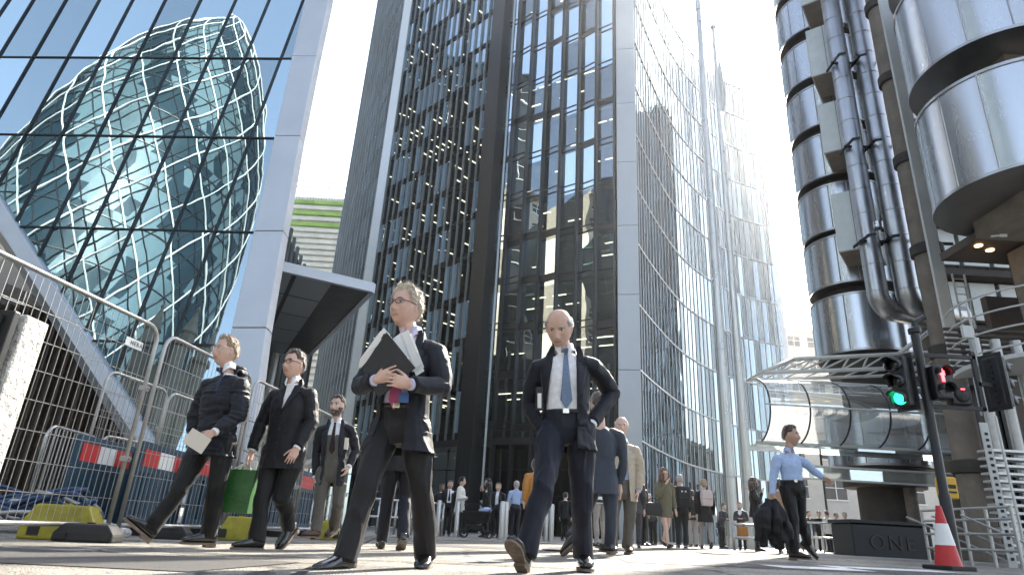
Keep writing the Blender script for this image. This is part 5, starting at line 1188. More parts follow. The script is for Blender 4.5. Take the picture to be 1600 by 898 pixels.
    if beard:
        b = MB(); NT, NP = 26, 40; th = np.linspace(1.62, 2.62, NT)[:, None] * np.ones((1, NP)); ph = np.linspace(-1.55, 1.55, NP)[None, :] * np.ones((NT, 1)); x, y, z = head_surface(th, ph, False)
        m = (np.maximum(np.minimum(-.045 - z, .03), np.abs(x) * .9 - .045)) ; m = np.where((np.abs(x) < .020) & (z > -.074) & (z < -.057), -1, m); m = np.where(z > -.012, -1, m)
        for i in range(NT - 1):
            for j in range(NP - 1):
                if min(m[i, j], m[i + 1, j], m[i, j + 1], m[i + 1, j + 1]) > 0:
                    b.add([Hm @ V(tuple((V((x[p], y[p], z[p])) * (1.03 + beard * (.5 + .5 * rng.random()) / .1)) * s)) for p in ((i, j), (i, j + 1), (i + 1, j + 1), (i + 1, j))], [(0, 1, 2, 3)])
        b.build('beard', HR[hair], body, smooth='all')
    if glasses:
        b = MB()
        for sd_ in (-1, 1):
            c = V((sd_ * .032, .1005, .010)); b.tube([Hm @ ((c + V((.0235 * math.cos(a), -.010 * (math.cos(a) * sd_) ** 2 * (math.cos(a) * sd_ > 0), .0175 * math.sin(a)))) * s) for a in np.linspace(0, 2 * math.pi, 21)], .0022 * s, 6, caps=False)
            b.tube([Hm @ (V((sd_ * .0545, .091, .014)) * s), Hm @ (V((sd_ * .078, .05, .014)) * s), Hm @ (V((sd_ * .083, -.005, .012)) * s)], .0022 * s, 6)
        b.tube([Hm @ (V((-.009, .1015, .014)) * s), Hm @ (V((.009, .1015, .014)) * s)], .0022 * s, 6); b.build('glasses', SPEC if glasses is True else glasses, t, smooth='all')
    s = sb
    # trousers
    if not bare:
        b = MB(); torso(b, J, [(-.20, .095, .085, 0), (-.10, .150, .115, -.01), (.0, .160, .122, -.01), (.14, .152, .112, 0), (.20, .150, .111, .002), (.26, .150, .111, .004)], s * (.92 if fem else 1))
        for k in 'LR':
            h_0 = J['hip' + k]; kn, an = J['kn' + k], J['an' + k]; e = an + (an - kn).normalized() * .015 * s; e.z = max(e.z, an.z - .03)
            limb(b, [h_0, h_0.lerp(kn, .45), kn, kn.lerp(an, .5) - fh * .01, e], [.100, .090, .070, .067, .066] if not fem else [.092, .08, .058, .052, .048], s)
        me = fuse(b, voxel, 5 if near else 2, [((9, 9, 3), .010 * s, False), ((13, 13, 5), .007 * s, True), ((24, 24, 12), .0014, False)] if near else [((12, 12, 6), .008, False)], seed); tr = mesh_obj(me, 'trousers', FB[legs], t)
        for k in 'LR': shoe(J['an' + k], J['hd' + k], J.get('pt' + k, 0), s * (.9 if fem else 1.03), t, shoes)
        if belt:
            b = MB(); b.loft([ringpts(hp + u * L * tt, rh, fh, .156 * s, .118 * s, 28) for tt in (.205, .27)], caps=False); o = b.build('belt', LEATHER, tr, smooth='all'); o.modifiers.new('thickness', 'SOLIDIFY').thickness = .004
            b = MB(); c = hp + u * L * .238 + fh * .121 * s; b.box(c, (.045, .006, .036), Matrix((rh, fh, u)).transposed()); b.build('buckle', METAL, o, bevel=.003)
    else:
        for k in 'LR': shoe(J['an' + k], J['hd' + k], J.get('pt' + k, 0), s * .82, t, shoes)
    # shirt
    st = None; F = (hp.copy(), r, u, f)
    if shirt:
        b = MB(); w_ = .93 if fem else 1
        torso(b, J, [(.15, .138 * w_, .100, .002), (.26, .144 * w_, .105, .004), (.45, .140 * w_, .104, .008), (.72, .152 * w_, .106, .01), (.88, .160 * w_, .096, .004), (.98, .128 * w_, .080, -.004), (1.06, .085, .070, -.006), (1.14, .066, .064, -.004)], s)
        sl_ = (sleeve_m or not outer)
        for k in 'LR':
            b.cap(shM.lerp(J['sh' + k], .45) - u * .004, J['sh' + k] - u * .028, .058 * s, .056 * s, 12)
            if not outer: limb(b, [J['sh' + k] - u * .03, J['sh' + k].lerp(J['el' + k], .5), J['el' + k], J['el' + k].lerp(J['wr' + k], .55), J['wr' + k]], [.066, .062, .052, .046, .038], s * (.85 if fem else 1))
        me = fuse(b, voxel, 4, [((9, 9, 9), .006, False), ((18, 18, 12), .004, True)] if not outer else None, seed + 2); tree = bvh(me); so_ = mesh_obj(me, 'shirt', FB[shirt], t); st = tree
        if outer and near:
            for k in hands:
                dd = (J['wr' + k] - J['el' + k]).normalized(); b = MB(); b.tube([J['wr' + k] - dd * .05 * s, J['wr' + k] + dd * .012 * s], .036 * s, 14); b.build('cuff', FB[shirt], so_, smooth=True)
        if collar:
            b = MB(); nf = f; g_ = .30; P = []
            for zz, rr_, dz in ((.046, .062, 0), (.050, .067, 0), (.004, .076, 1), (-.004, .081, 1)):
                row = []
                for k in range(25):
                    a = lerp(g_, 2 * math.pi - g_, k / 24); ce = math.exp(-((a - g_) / .38) ** 2) + math.exp(-((2 * math.pi - g_ - a) / .38) ** 2)
                    row.append(nb + (nf * math.cos(a) - r * math.sin(a)) * (rr_ + .004 * ce) * s + nf * .006 + u * (zz - dz * .032 * ce - .016 * ce - .012) * s)
                P.append(row)
            b.grid(P); o = b.build('collar', FB[shirt], so_, smooth='all'); o.modifiers.new('thickness', 'SOLIDIFY').thickness = .003
        zn = (nb - hp).dot(u)
        if tie:
            tm, zt_, xo = tie; z0 = zn - .035 * s
            to = patch('tie', [(-.017 * s, z0, .017 * s, z0), (-.013 * s, z0 - .038 * s, .013 * s, z0 - .038 * s), (-.016 * s + xo * .15, z0 - .055 * s, .016 * s + xo * .15, z0 - .055 * s), (xo * .6 - .028 * s, lerp(z0, zt_, .55), xo * .6 + .028 * s, lerp(z0, zt_, .55)), (xo - .041 * s, zt_ + .06 * s, xo + .041 * s, zt_ + .06 * s), (xo - .003, zt_, xo + .003, zt_)], F, tree, TIE[tm], t, .009, .006, 6, 5)
            kn_ = nb + f * .072 * s - u * .038 * s; b = MB(); b.ell(kn_, r * .020 * s, f * .014 * s, u * .023 * s, 12, 8); b.build('knot', TIE[tm], to, smooth='all')
    if vest:
        b = MB(); torso(b, J, [(.14, .152, .114, 0), (.4, .149, .112, .008), (.72, .160, .114, .01), (.9, .155, .092, .0), (1.0, .12, .07, -.01)], s); me = fuse(b, voxel, 3, None, seed)
        zn = (nb - hp).dot(u); zb_ = L * .62; ang = []
        cutaway(me, [[(hp + u * zb_, (u * .095 - r * -(zn - zb_)).normalized() if False else (r * (zn - zb_) + u * .085 * s).normalized()), (hp + u * zb_, (-r * (zn - zb_) + u * .085 * s).normalized()), (hp, f)]]); tree2 = bvh(me); o = mesh_obj(me, 'waistcoat', FB[vest], t)
        for k in range(4):
            z = zb_ - .02 - k * .085; h0 = tree2.ray_cast(hp + u * z + f * .6, -f, 1); 
            if h0[0]: b = MB(); b.ell(h0[0] + f * .003, r * .008, f * .004, u * .008, 8, 6); b.build('button', LEATHER, o)
    # jacket or coat
    if outer:
        O = outer; hem = O['hem']; fat = O.get('fat', 0); w0 = O.get('hemw', .195); d0 = O.get('hemd', .145); w_ = .92 if fem else 1; b = MB(); secs = []
        if hem < -.45: secs += [(hem, w0, d0, O.get('hemy', 0)), (hem * .6, lerp(w0, .18, .4), lerp(d0, .135, .4), O.get('hemy', 0) * .6), (-.18, .178 * w_, .136, 0)]
        else: secs += [(hem, w0, d0, O.get('hemy', 0)), (hem * .4, lerp(w0, .174, .5), lerp(d0, .13, .5), O.get('hemy', 0) * .4)]
        secs += [(.12, (.166 + fat) * w_, .124 + fat, 0), (.40, (.160 + fat) * w_, .120 + fat, .008), (.70, (.176 + fat) * w_, .122 + fat, .010), (.86, (.178 + fat) * w_, .108 + fat, .0), (.97, .145 * w_, .090, -.008), (1.05, .098, .080, -.012), (1.10, .080, .074, -.012)]
        torso(b, J, secs, s)
        for k in 'LR':
            dd = (J['wr' + k] - J['el' + k]).normalized(); a = J['sh' + k]
            b.cap(shM.lerp(a, .45) - u * .002, a - u * .032, .064 * s, .067 * s, 14)
            limb(b, [a - u * .036, a.lerp(J['el' + k], .45), J['el' + k], J['el' + k].lerp(J['wr' + k], .5), J['wr' + k] - dd * .012 * s], [.068 + fat, .066 + fat, .058 + fat, .052 + fat, .045 + fat * .6], s * (.88 if fem else 1))
        for q, rq in O.get('lumps', ()): b.ell(at(*q), (rq[0], 0, 0), (0, rq[1], 0), (0, 0, rq[2]), 14, 10)
        fo = [((6, 6, 4), .008 * s, False), ((10, 10, 13), .006 * s, True), ((22, 22, 26), .0016, False)] if near else [((10, 10, 9), .010, False)]
        if O.get('quilt'): fo = [((7, 7, 9), .010, False), ((9, 9, 26), .009, True), ((30, 30, 30), .003, False)]
        me = fuse(b, voxel, 4, fo, seed + 5); zn = (nb - hp).dot(u)
        sets = []
        if 'V' in O:                                   # (half width at neck, z of the lowest point, x of that point)
            nx, zb_, xb = O['V']; zb_ *= L; dz = zn + .02 - zb_
            sets.append([(hp + u * zb_ + r * xb, (r * dz + u * (nx * s + xb)).normalized()), (hp + u * zb_ + r * xb, (-r * dz + u * (nx * s - xb)).normalized()), (hp, f)])
        if 'flare' in O:                               # the fronts part below the button: x on the right and left at the hem
            xr, xl = O['flare']; zb_, xb = O['V'][1] * L, O['V'][2]; dz = zb_ - hem * L + .05
            sets.append([(hp + u * (zb_ + .001) + r * xb, (r * dz - u * (xb - xr)).normalized()), (hp + u * (zb_ + .001) + r * xb, (-r * dz - u * (xl - xb)).normalized()), (hp, fh)])
        if 'open' in O:                                # ((x top, x bottom) right edge, left edge)
            (xt0, xb0), (xt1, xb1) = O['open']; zt_, zb_ = zn, hem * L; dz = zt_ - zb_
            sets.append([(hp + u * zb_ + r * xb0, (r * dz - u * (xt0 - xb0)).normalized()), (hp + u * zb_ + r * xb1, (-r * dz + u * (xt1 - xb1)).normalized()), (hp, f)])
        hz = hp + u * hem * L if hem > -.45 else hp + UP * hem * L
        sets.append([(hp + (UP * .75 + u * .25).normalized() * (hem * L + .006), -UP)])
        cutaway(me, sets); tree = bvh(me); jo = mesh_obj(me, O.get('name', 'jacket'), FB[O['m']] if isinstance(O['m'], str) else O['m'], t); md = jo.modifiers.new('thickness', 'SOLIDIFY'); md.thickness = .007 * s; md.offset = -1
        mm = FB[O['m']] if isinstance(O['m'], str) else O['m']
        if O.get('lapel'):
            for sd_ in (-1, 1):
                if 'V' in O: nx, zb_, xb = O['V']; zb_ = zb_ * L; e0 = lambda q: lerp(xb, sd_ * nx * s, q)
                else:
                    (a0, b0), (a1, b1) = O['open']; zb_ = .35 * L; A_, B_ = (a1, b1) if sd_ > 0 else (a0, b0); kq = (zn - zb_) / (zn - hem * L); xb_ = lerp(A_, B_, kq); e0 = lambda q, A_=A_, xb_=xb_: lerp(xb_, A_, q)
                rows = []
                for q, wd in ((0.0, .004), (.2, .034), (.45, .062), (.62, .078), (.66, .060), (.69, .050), (.72, .058), (.85, .052), (1., .03)):
                    x0 = e0(q); rows.append((x0 + sd_ * .002, lerp(zb_, zn + .0, q), x0 + sd_ * wd * s, lerp(zb_, zn, q) + .012 * s * (q > .4)))
                patch('lapel', rows, F, tree, mm, jo, .007, .005, 5, 2)
        if O.get('collar', True) and near:
            b = MB(); P = []
            for zz, rr_ in ((.038, .074), (.044, .082), (.004, .096), (-.014, .102)):
                P.append([nb + (f * math.cos(a) - r * math.sin(a)) * rr_ * s - f * .004 + u * (zz - .020 + .006 * math.cos(a - math.pi) - .085 * max(0, math.cos(a) + .25)) * s for a in np.linspace(.95, 2 * math.pi - .95, 25)])
            b.grid(P); o = b.build('coat_collar', mm, jo, smooth='all'); o.modifiers.new('thickness', 'SOLIDIFY').thickness = .004
        for (x, z) in O.get('buttons', ()):
            h0 = tree.ray_cast(hp + r * x + u * z * L + f * .6, -f, 1.2)
            if h0[0]: b = MB(); b.ell(h0[0] + f * .003, r * .010 * s, f * .004, u * .010 * s, 10, 6); b.build('button', LEATHER, jo, smooth='all')
        for sd_ in O.get('pockets', ()): patch('pocket_flap', [(sd_ * .06 * s, .12 * L, sd_ * .155 * s, .15 * L), (sd_ * .06 * s, .02 * L, sd_ * .155 * s, .05 * L)], F, tree, mm, jo, .006, .004, 5, 2)
    J['F'] = F; J['tree'] = tree if outer else st; J['L'] = L; J['Hm'] = Hm; return t
def SKM(k): return SK[k]
# ================================================================== the people in the photo
# A: the man hugging the papers
YA = 4.13
JA = pix_pose((612, 890), YA, head=(633, 482), neck=(643, 521, .02), shR=(596, 545, .05), shL=(683, 545, -.04), elR=(562, 604, -.06), wrR=(586, 594, -.27), haR=(612, 582, -.30), elL=(692, 604, -.12), wrL=(642, 600, -.33), haL=(608, 592, -.36),
    hipR=(603, 668, .02), hipL=(650, 670, -.02), knR=(570, 764, -.14), knL=(656, 762, .02), anR=(539, 871, -.20), anL=(667, 866, .16), hdR=V((-.55, -.83, 0)), hdL=V((-.05, -1, 0)), ptR=0., ptL=-.05, look=V((-.50, -.86, .04)), pnR=V((.1, 1, 0)), pnL=V((-.1, 1, 0)), curlR=.5, curlL=.45)
person('man in a navy jacket hugging a black folder and loose papers, striding front and centre', JA, 1.02, 'pink', hair='blond_grey', hstyle=dict(front=.082, side=.02, th=.024, rec=.012, top=.55, tufts=1400, back=-.06, tl=1.1), outer=dict(m='navy', hem=-.30, open=((-.055, -.13), (.06, .085)), lapel=True, hemw=.235, hemd=.165), shirt='lilac', tie=('pink', .10 * 1, -.015), legs='pin', glasses=True, belt=True, seed=11)
def quad3(pts, th, n=None):
    P = [at(*p) for p in pts]; n = (P[1] - P[0]).cross(P[2] - P[0]).normalized(); b = MB(); b.prism(P, n * th); return b
Yb_ = YA - .30
t = thing('black_folder', 'black folder hugged against the chest of the man in front', 'folder', at(607, 570, Yb_))
quad3([(604, 518, Yb_ + .02), (649, 574, Yb_ - .01), (592, 621, Yb_ + .02), (566, 574, Yb_ + .05)], .012).build('front_cover', LEATHER, t, bevel=.002)
quad3([(600, 520, Yb_ + .07), (645, 577, Yb_ + .04), (590, 620, Yb_ + .06), (566, 577, Yb_ + .09)], .010).build('back_cover', LEATHER, t, bevel=.002)
for k in range(16):
    R_ = random.Random(40 + k); a = k / 15; dx, dy = R_.uniform(-5, 5), R_.uniform(-4, 4); yy = Yb_ + .035 + a * .05
    if k < 12:
        a = k / 11; tw = R_.uniform(-.012, .012); x0 = 606 + a * 26 + dx * .4; y0 = 536 - 17 * math.sin(a * 2.6) + dy; yy = Yb_ + .055 + a * .05
        q = [(x0, y0 + 6, yy + tw), (x0 + 13, y0 - 2, yy - tw), (x0 + 33 + dx * .4, y0 + 52 + dy * .5, yy - tw - .015), (x0 + 19, y0 + 60, yy + tw - .01)]
    else: q = [(562 + dx * .6, 573 + dy, yy + .02), (565 + dx * .6, 557 + dy, yy + .01), (597 + dx * .6, 514 + dy * .7, yy), (609, 523, yy - .01)]
    b = quad3(q, .0015); tag(b.build('paper_sheet', PAPER), 'loose white sheets spilling from the black folder held by the man in front', 'paper', 'papers in the hugged folder')
b = quad3([(622, 612, YA - .155), (639, 614, YA - .155), (638, 629, YA - .15), (623, 628, YA - .15)], .003); M['badge'] = mat('blue badge', (.07, .17, .42), .4); tag(b.build('name_badge', M['badge']), 'blue name badge hanging at the waist of the man in front', 'badge')

# B: bald man looking down, hands in pockets
YB = 4.47
JB = pix_pose((885, 893), YB, head=(874, 513, -.05), neck=(881, 546, .03), shR=(842, 568, .01), shL=(926, 567, -.02), elR=(826, 632, .10), wrR=(850, 672, -.01), haR=(862, 690, -.03), elL=(956, 614, .10), wrL=(925, 662, -.04), haL=(914, 682, -.06),
    hipR=(862, 672, .0), hipL=(907, 672, -.02), knR=(848, 768, -.22), knL=(908, 770, .02), anR=(820, 862, -.30), anL=(911, 868, .12), hdR=V((-.45, -.9, 0)), hdL=V((.02, -1, 0)), ptR=.62, ptL=0., look=V((-.24, -.80, -.52)), pnR=V((.6, .5, 0)), pnL=V((-.6, .5, 0)))
person('balding man in an open navy suit and blue tie looking down, hands in his pockets', JB, 1.0, 'pink', hair='grey', hstyle=dict(front=.10, side=.010, th=.019, bald=.070, tufts=500, tl=.5), outer=dict(m='navy', hem=-.30, open=((-.075, -.20), (.075, .075)), lapel=True, hemw=.215, hemd=.15, pockets=(1,)), shirt='white', tie=('blue', .13, .0), legs='navy2', belt=True, seed=23)
b = quad3([(840, 614, YB - .13), (846, 614, YB - .13), (846, 637, YB - .12), (840, 637, YB - .12)], .01); b2 = None
t = thing('pocket_case', 'small dark case with a pale label clipped inside the open suit jacket', 'case', at(843, 625, YB - .14)); b.build('pale_label', PAPER, t)
b = quad3([(837, 604, YB - .115), (848, 604, YB - .115), (849, 641, YB - .105), (837, 641, YB - .105)], .02); b.build('case_body', LEATHER, t, bevel=.004)

# C: man in parka with envelope
YC = 5.82
JC = pix_pose((300, 848), YC, head=(352, 550), neck=(356, 574, .03), shR=(330, 597, .06), shL=(377, 598, -.06), elR=(306, 650, .10), wrR=(299, 700, .02), haR=(296, 716, 0), elL=(374, 648, -.14), wrL=(336, 674, -.30), haL=(312, 686, -.33),
    hipR=(318, 692, .03), hipL=(352, 692, -.03), knR=(279, 765, -.08), knL=(336, 768, .0), anR=(237, 823, -.12), anL=(326, 834, .10), hdR=V((-.8, -.6, 0)), hdL=V((-.72, -.69, 0)), ptR=.60, ptL=.0, look=V((-.52, -.85, .03)), pnL=V((.2, 1, -.1)), curlL=.5)
person('man in a navy hooded parka and glasses holding a white envelope by the fence', JC, 1.0, 'pink', hair='sandy', hstyle=dict(front=.080, side=.025, th=.018, top=.5, tufts=1000), outer=dict(m='parka', hem=-.22, fat=.010, V=(.05, .82, -.0), hemw=.205, hemd=.165, quilt=True, name='parka', lumps=[((366, 577, YC + .10), (.105, .07, .045)), ((378, 583, YC + .02), (.05, .08, .035))], collar=False), shirt='white', tie=('navy', .25, 0), legs='black', glasses=METAL, seed=31)
b = quad3([(301, 668, YC - .36), (330, 686, YC - .39), (314, 709, YC - .38), (284, 690, YC - .35)], .006); M['envelope'] = mat('manila envelope', (.70, .64, .54), .7); tag(b.build('envelope', M['envelope'], bevel=.001), 'pale envelope in the hand of the man in the parka', 'envelope')

# D: man in overcoat with green bag
YD = 6.02
JD = pix_pose((420, 855), YD, head=(459, 571), neck=(459, 595, .03), shR=(433, 613, .04), shL=(483, 613, -.04), elR=(411, 662, .08), wrR=(394, 703, .0), haR=(390, 716, 0), elL=(487, 660, -.04), wrL=(464, 699, -.14), haL=(457, 712, -.16),
    hipR=(428, 705, .02), hipL=(461, 706, -.02), knR=(409, 778, -.06), knL=(441, 776, -.02), anR=(401, 842, -.06), anL=(452, 823, .26), hdR=V((-.7, -.7, 0)), hdL=V((-.4, -.9, 0)), ptR=0., ptL=-.75, look=V((-.42, -.90, .04)), pnL=V((-.3, 1, 0)))
person('young man in a dark overcoat, white open collar and glasses carrying a green bag', JD, .98, 'pink', hair='brown', hstyle=dict(front=.078, side=.035, th=.017, top=.7, tufts=900), outer=dict(m='coat', hem=-.30, fat=.012, V=(.062, .62, -.0), lapel=True, hemw=.195, hemd=.15, name='overcoat', buttons=((0, .55), (0, .34), (0, .12))), shirt='white', legs='black', glasses=True, seed=41)
t = thing('green_carrier_bag', 'green carrier bag with pale string handles carried by the young man in the overcoat', 'bag', at(374, 792, YD))
p0 = at(374, 764, YD); b = MB(); W_, H_ = .28, .40; zt = p0.z + .17
b.loft([[p0 + V((sx_ * W_ / 2 * k, sy * .07 * k2, z)) for sx_, sy in ((-1, -1), (1, -1), (1, 1), (-1, 1))] for z, k, k2 in ((-.20, .92, .9), (.0, .98, 1), (.17, 1.0, .75))]); M['green_bag'] = mat('green carrier bag', (.025, .12, .025), .45, var=.2, vscale=9, bump=.5, bscale=12); b.build('bag_body', M['green_bag'], t, bevel=.004)
b = MB(); b.box(p0 + V((.08, -.078, -.02)), (.11, .004, .16), Matrix.Rotation(.12, 3, 'Y')); b.build('bag_panel', M['green_bag'], t)
hw = JD['haR'] - V((0, 0, .03))
for sy in (-1, 1): b = MB(); b.tube([p0 + V((-.08, sy * .05, .16)), hw + V((-.01, 0, 0)), hw + V((.012, 0, 0)), p0 + V((.09, sy * .05, .16))], .006, 6); b.build('handle', PAPER, t)
b = MB(); b.prism([p0 + V((-.02, .02, .12)), p0 + V((.1, .03, .12)), p0 + V((.11, .02, .25)), p0 + V((.02, .0, .27))], (0, .006, 0)); b.build('white_wrap', PAPER, t)

# E: bearded man
YE = 8.56
JE = pix_pose((505, 836), YE, head=(527, 635), neck=(526, 657, .03), shR=(501, 669, .0), shL=(549, 668, 0), elR=(495, 708, .04), wrR=(492, 745, -.02), haR=(491, 758, -.04), elL=(556, 704, .04), wrL=(545, 728, -.08), haL=(538, 742, -.10),
    hipR=(506, 738, .0), hipL=(533, 738, 0), knR=(499, 786, -.08), knL=(529, 786, -.04), anR=(493, 828, -.12), anL=(521, 822, .2), hdR=V((-.5, -.85, 0)), hdL=V((-.15, -1, 0)), ptR=0, ptL=-.3, look=V((-.22, -.97, .0)))
person('bearded man in an open navy coat over a grey waistcoat and maroon tie', JE, .98, 'fair', hair='brown', hstyle=dict(front=.080, side=.04, th=.018, top=.7, tufts=500), beard=.010, outer=dict(m='navy', hem=-.30, open=((-.07, -.10), (.07, .09)), lapel=True, hemw=.20, hemd=.15, name='overcoat'), shirt='white', tie=('maroon', .22, 0), vest='grey', legs='grey', shoes=SHOE_BR, seed=51, voxel=.0075)
b = quad3([(539, 683, YE - .19), (545, 684, YE - .19), (543, 702, YE - .19), (537, 701, YE - .19)], .01); tag(b.build('pocket_paper', M['envelope']), 'folded cream paper held at the chest of the bearded man', 'paper')

# F: white haired man in beige coat;  F2: slate suit man hidden behind the balding man
YF = 8.95
JF = pix_pose((975, 862), YF, head=(971, 667), neck=(972, 689, .03), shR=(951, 702, .02), shL=(992, 701, -.02), elR=(948, 738, .05), wrR=(950, 772, 0), haR=(951, 784, 0), elL=(1000, 738, .0), wrL=(997, 767, -.06), haL=(995, 780, -.08),
    hipR=(961, 766, .0), hipL=(984, 766, 0), knR=(959, 812, -.03), knL=(984, 812, .02), anR=(958, 852, .0), anL=(980, 853, .05), hdR=V((-.1, -1, 0)), hdL=V((0, -1, 0)), look=V((-.1, -1, .02)))
person('white-haired older man in an open beige raincoat, grey trousers and red tie', JF, 1.0, 'pink', hair='white', hstyle=dict(front=.088, side=.02, th=.012, bald=.075, tufts=200), outer=dict(m='beige', hem=-.26, open=((-.05, -.06), (.05, .10)), hemw=.205, hemd=.15, name='raincoat', fat=.01), shirt='blue', tie=('red', .12, 0), legs='grey', glasses=METAL, shoes=SHOE_BR, seed=61, voxel=.0075)
YG = 7.4
JG = pix_pose((925, 860), YG, head=(935, 632), neck=(938, 662, -.03), shR=(968, 676, .0), shL=(912, 678, 0), elR=(974, 720, .0), wrR=(968, 757, .04), haR=(968, 772, .06), elL=(904, 725, 0), wrL=(906, 760, .04), haL=(906, 775, .05),
    hipR=(953, 752, 0), hipL=(927, 752, 0), knR=(955, 806, .02), knL=(915, 802, .1), anR=(953, 850, .10), anL=(893, 838, -.18), hdR=V((-.35, .93, 0)), hdL=V((-.75, .6, 0)), ptR=0., ptL=-.7, look=V((-.2, 1, 0)))
person('man in a slate blue suit walking away, mostly hidden behind the balding man', JG, 1.0, 'fair', hair='brown', outer=dict(m='slate', hem=-.27, hemw=.20, hemd=.15), shirt='white', legs='slate', seed=71, voxel=.009, collar=False)
# man hidden behind A
YH = 7.2
JH = pose(at(612, 850, YH).x, YH, 1.78, (-.25, 1), .35, 1)
person('man in dark clothes walking away, only his legs showing behind the man with the papers', JH, 1., 'fair', hair='dark', outer=dict(m='black', hem=-.25, hemw=.2, hemd=.15), legs='navy', seed=81, voxel=.011, collar=False)

# J: man in blue shirt on the right
YJ = 9.1
JJ = pix_pose((1245, 873), YJ, head=(1236, 681), neck=(1232, 703, .02), shR=(1214, 714, -.03), shL=(1251, 716, .05), elR=(1208, 745, -.02), wrR=(1207, 772, -.06), haR=(1208, 783, -.08), elL=(1272, 736, .03), wrL=(1287, 746, -.05), haL=(1297, 753, -.09),
    hipR=(1230, 764, .0), hipL=(1248, 764, 0), knR=(1240, 812, -.06), knL=(1250, 808, .06), anR=(1241, 862, -.05), anL=(1262, 848, .15), hdR=V((.75, -.6, 0)), hdL=V((.7, -.6, 0)), ptR=0, ptL=-.75, look=V((.72, -.68, .03)))
person('man in a pale blue shirt and black trousers striding right with his jacket in hand', JJ, .99, 'tan', hair='brown', hstyle=dict(front=.075, th=.018, top=.7, tufts=400), shirt='blue', legs='black', belt=True, seed=91, voxel=.0075)
t0 = at(1205, 782, YJ - .1); b = MB()
for k in range(7):
    R_ = random.Random(k + 3); a = k / 6; b.tube([t0 + V((-.03 + a * .06, 0, .02)), t0 + V((-.16 + a * .30 + R_.uniform(-.03, .03), -.02 + R_.uniform(-.05, .05), -.22)), t0 + V((-.22 + a * .42, R_.uniform(-.05, .05), -.52 + R_.uniform(-.08, .05)))], [.035, .065, .055], 10)
me = fuse(b, .011, 4, [((14, 14, 6), .015, True), ((22, 22, 12), .008, False)], 4); o = bpy.data.objects.new('carried_jacket', me); me.materials.clear(); me.materials.append(FB['black']); COL.objects.link(o); tag(o, 'black jacket carried in the hand of the man in the blue shirt', 'jacket')
# ================================================================== people further back
def px_x(px, Y): return at(px, 845, Y).x
def bg(label, px, Y, h, hd, **k):
    pk = {a: k.pop(a) for a in ('stride', 'lead', 'arms', 'lean') if a in k}; J = pose(px_x(px, Y), Y, h, hd, **pk); k.setdefault('voxel', .014 if Y > 14 else .010); k.setdefault('seed', int(px)); k.setdefault('collar', False)
    person(label, J, h / 1.78, **k); return J
LH = dict(front=.075, side=-.02, back=-.09, th=.028, top=.3)
def tote(label, p, w_, h_, m, name='handbag', d=.12, cat='bag', strap=None):
    t = thing(name, label, cat, p - V((0, 0, h_ / 2))); b = MB(); b.loft([[p + V((sx_ * w_ / 2 * k, sy * d / 2 * k, z * h_)) for sx_, sy in ((-1, -1), (1, -1), (1, 1), (-1, 1))] for z, k in ((-.5, .92), (-.1, 1.05), (.35, .95), (.5, .8))]); b.build('bag_body', m, t, bevel=.02)
    b = MB(); b.tube([p + V((w_ * .35 * math.cos(a), 0, h_ * .48 + (strap or .10) * math.sin(a))) for a in np.linspace(0, math.pi, 11)], .012, 6); b.build('handle', m, t); b = MB(); b.box(p + V((0, -d * .5, h_ * .22)), (w_ * .8, .02, h_ * .3)); b.build('flap', m, t, bevel=.008)
# woman with the scarf coat
J = bg('bare-legged woman in an olive parka and sunglasses, walking left of the flagpoles', 1040, 15.1, 1.70, (.35, -.94), stride=.55, lead=-1, arms='one', fem=True, hair='auburn', hstyle=LH, long_hair=(.22, .5), outer=dict(m='olive', hem=-.35, hemw=.20, hemd=.16, fat=.02), shirt='greydk', bare=True, skin='fair', glasses=True, voxel=.010)
tote('black quilted handbag on the arm of the woman in the olive parka', J['root'] + V((-.30, -.22, .80)), .38, .28, LEATHER)
J = bg('woman in a black coat walking away with a pale backpack and grey trousers', 1104, 17.3, 1.68, (.05, 1), stride=.35, lead=1, fem=True, hair='sandy', hstyle=dict(front=.07, side=-.01, th=.02), outer=dict(m='black', hem=-.45, hemw=.22, hemd=.16, fat=.015), shirt='greydk', legs='denim', voxel=.010)
c = J['root'] + V((0, -.20, 1.22)); t = thing('backpack', 'pale pink backpack on the back of the woman in the black coat', 'backpack', c - V((0, 0, .2)))
M['blush'] = mat('pale pink leather', (.55, .46, .44), .5, var=.1); b = MB(); b.loft([[c + V((sx_ * .15 * k, sy * .07, z)) for sx_, sy in ((-1, -1), (1, -1), (1, 1), (-1, 1))] for z, k in ((-.20, .9), (0, 1.05), (.14, 1), (.20, .7))]); b.build('bag_body', M['blush'], t, bevel=.03)
b = MB(); b.box(c + V((0, -.08, .06)), (.27, .03, .17)); b.build('flap', M['blush'], t, bevel=.012); b = MB(); [b.tube([c + V((s * .09, .02, .16)), c + V((s * .10, .08, .30)), c + V((s * .11, .22, .26))], .018, 6) for s in (-1, 1)]; b.build('strap', M['blush'], t)
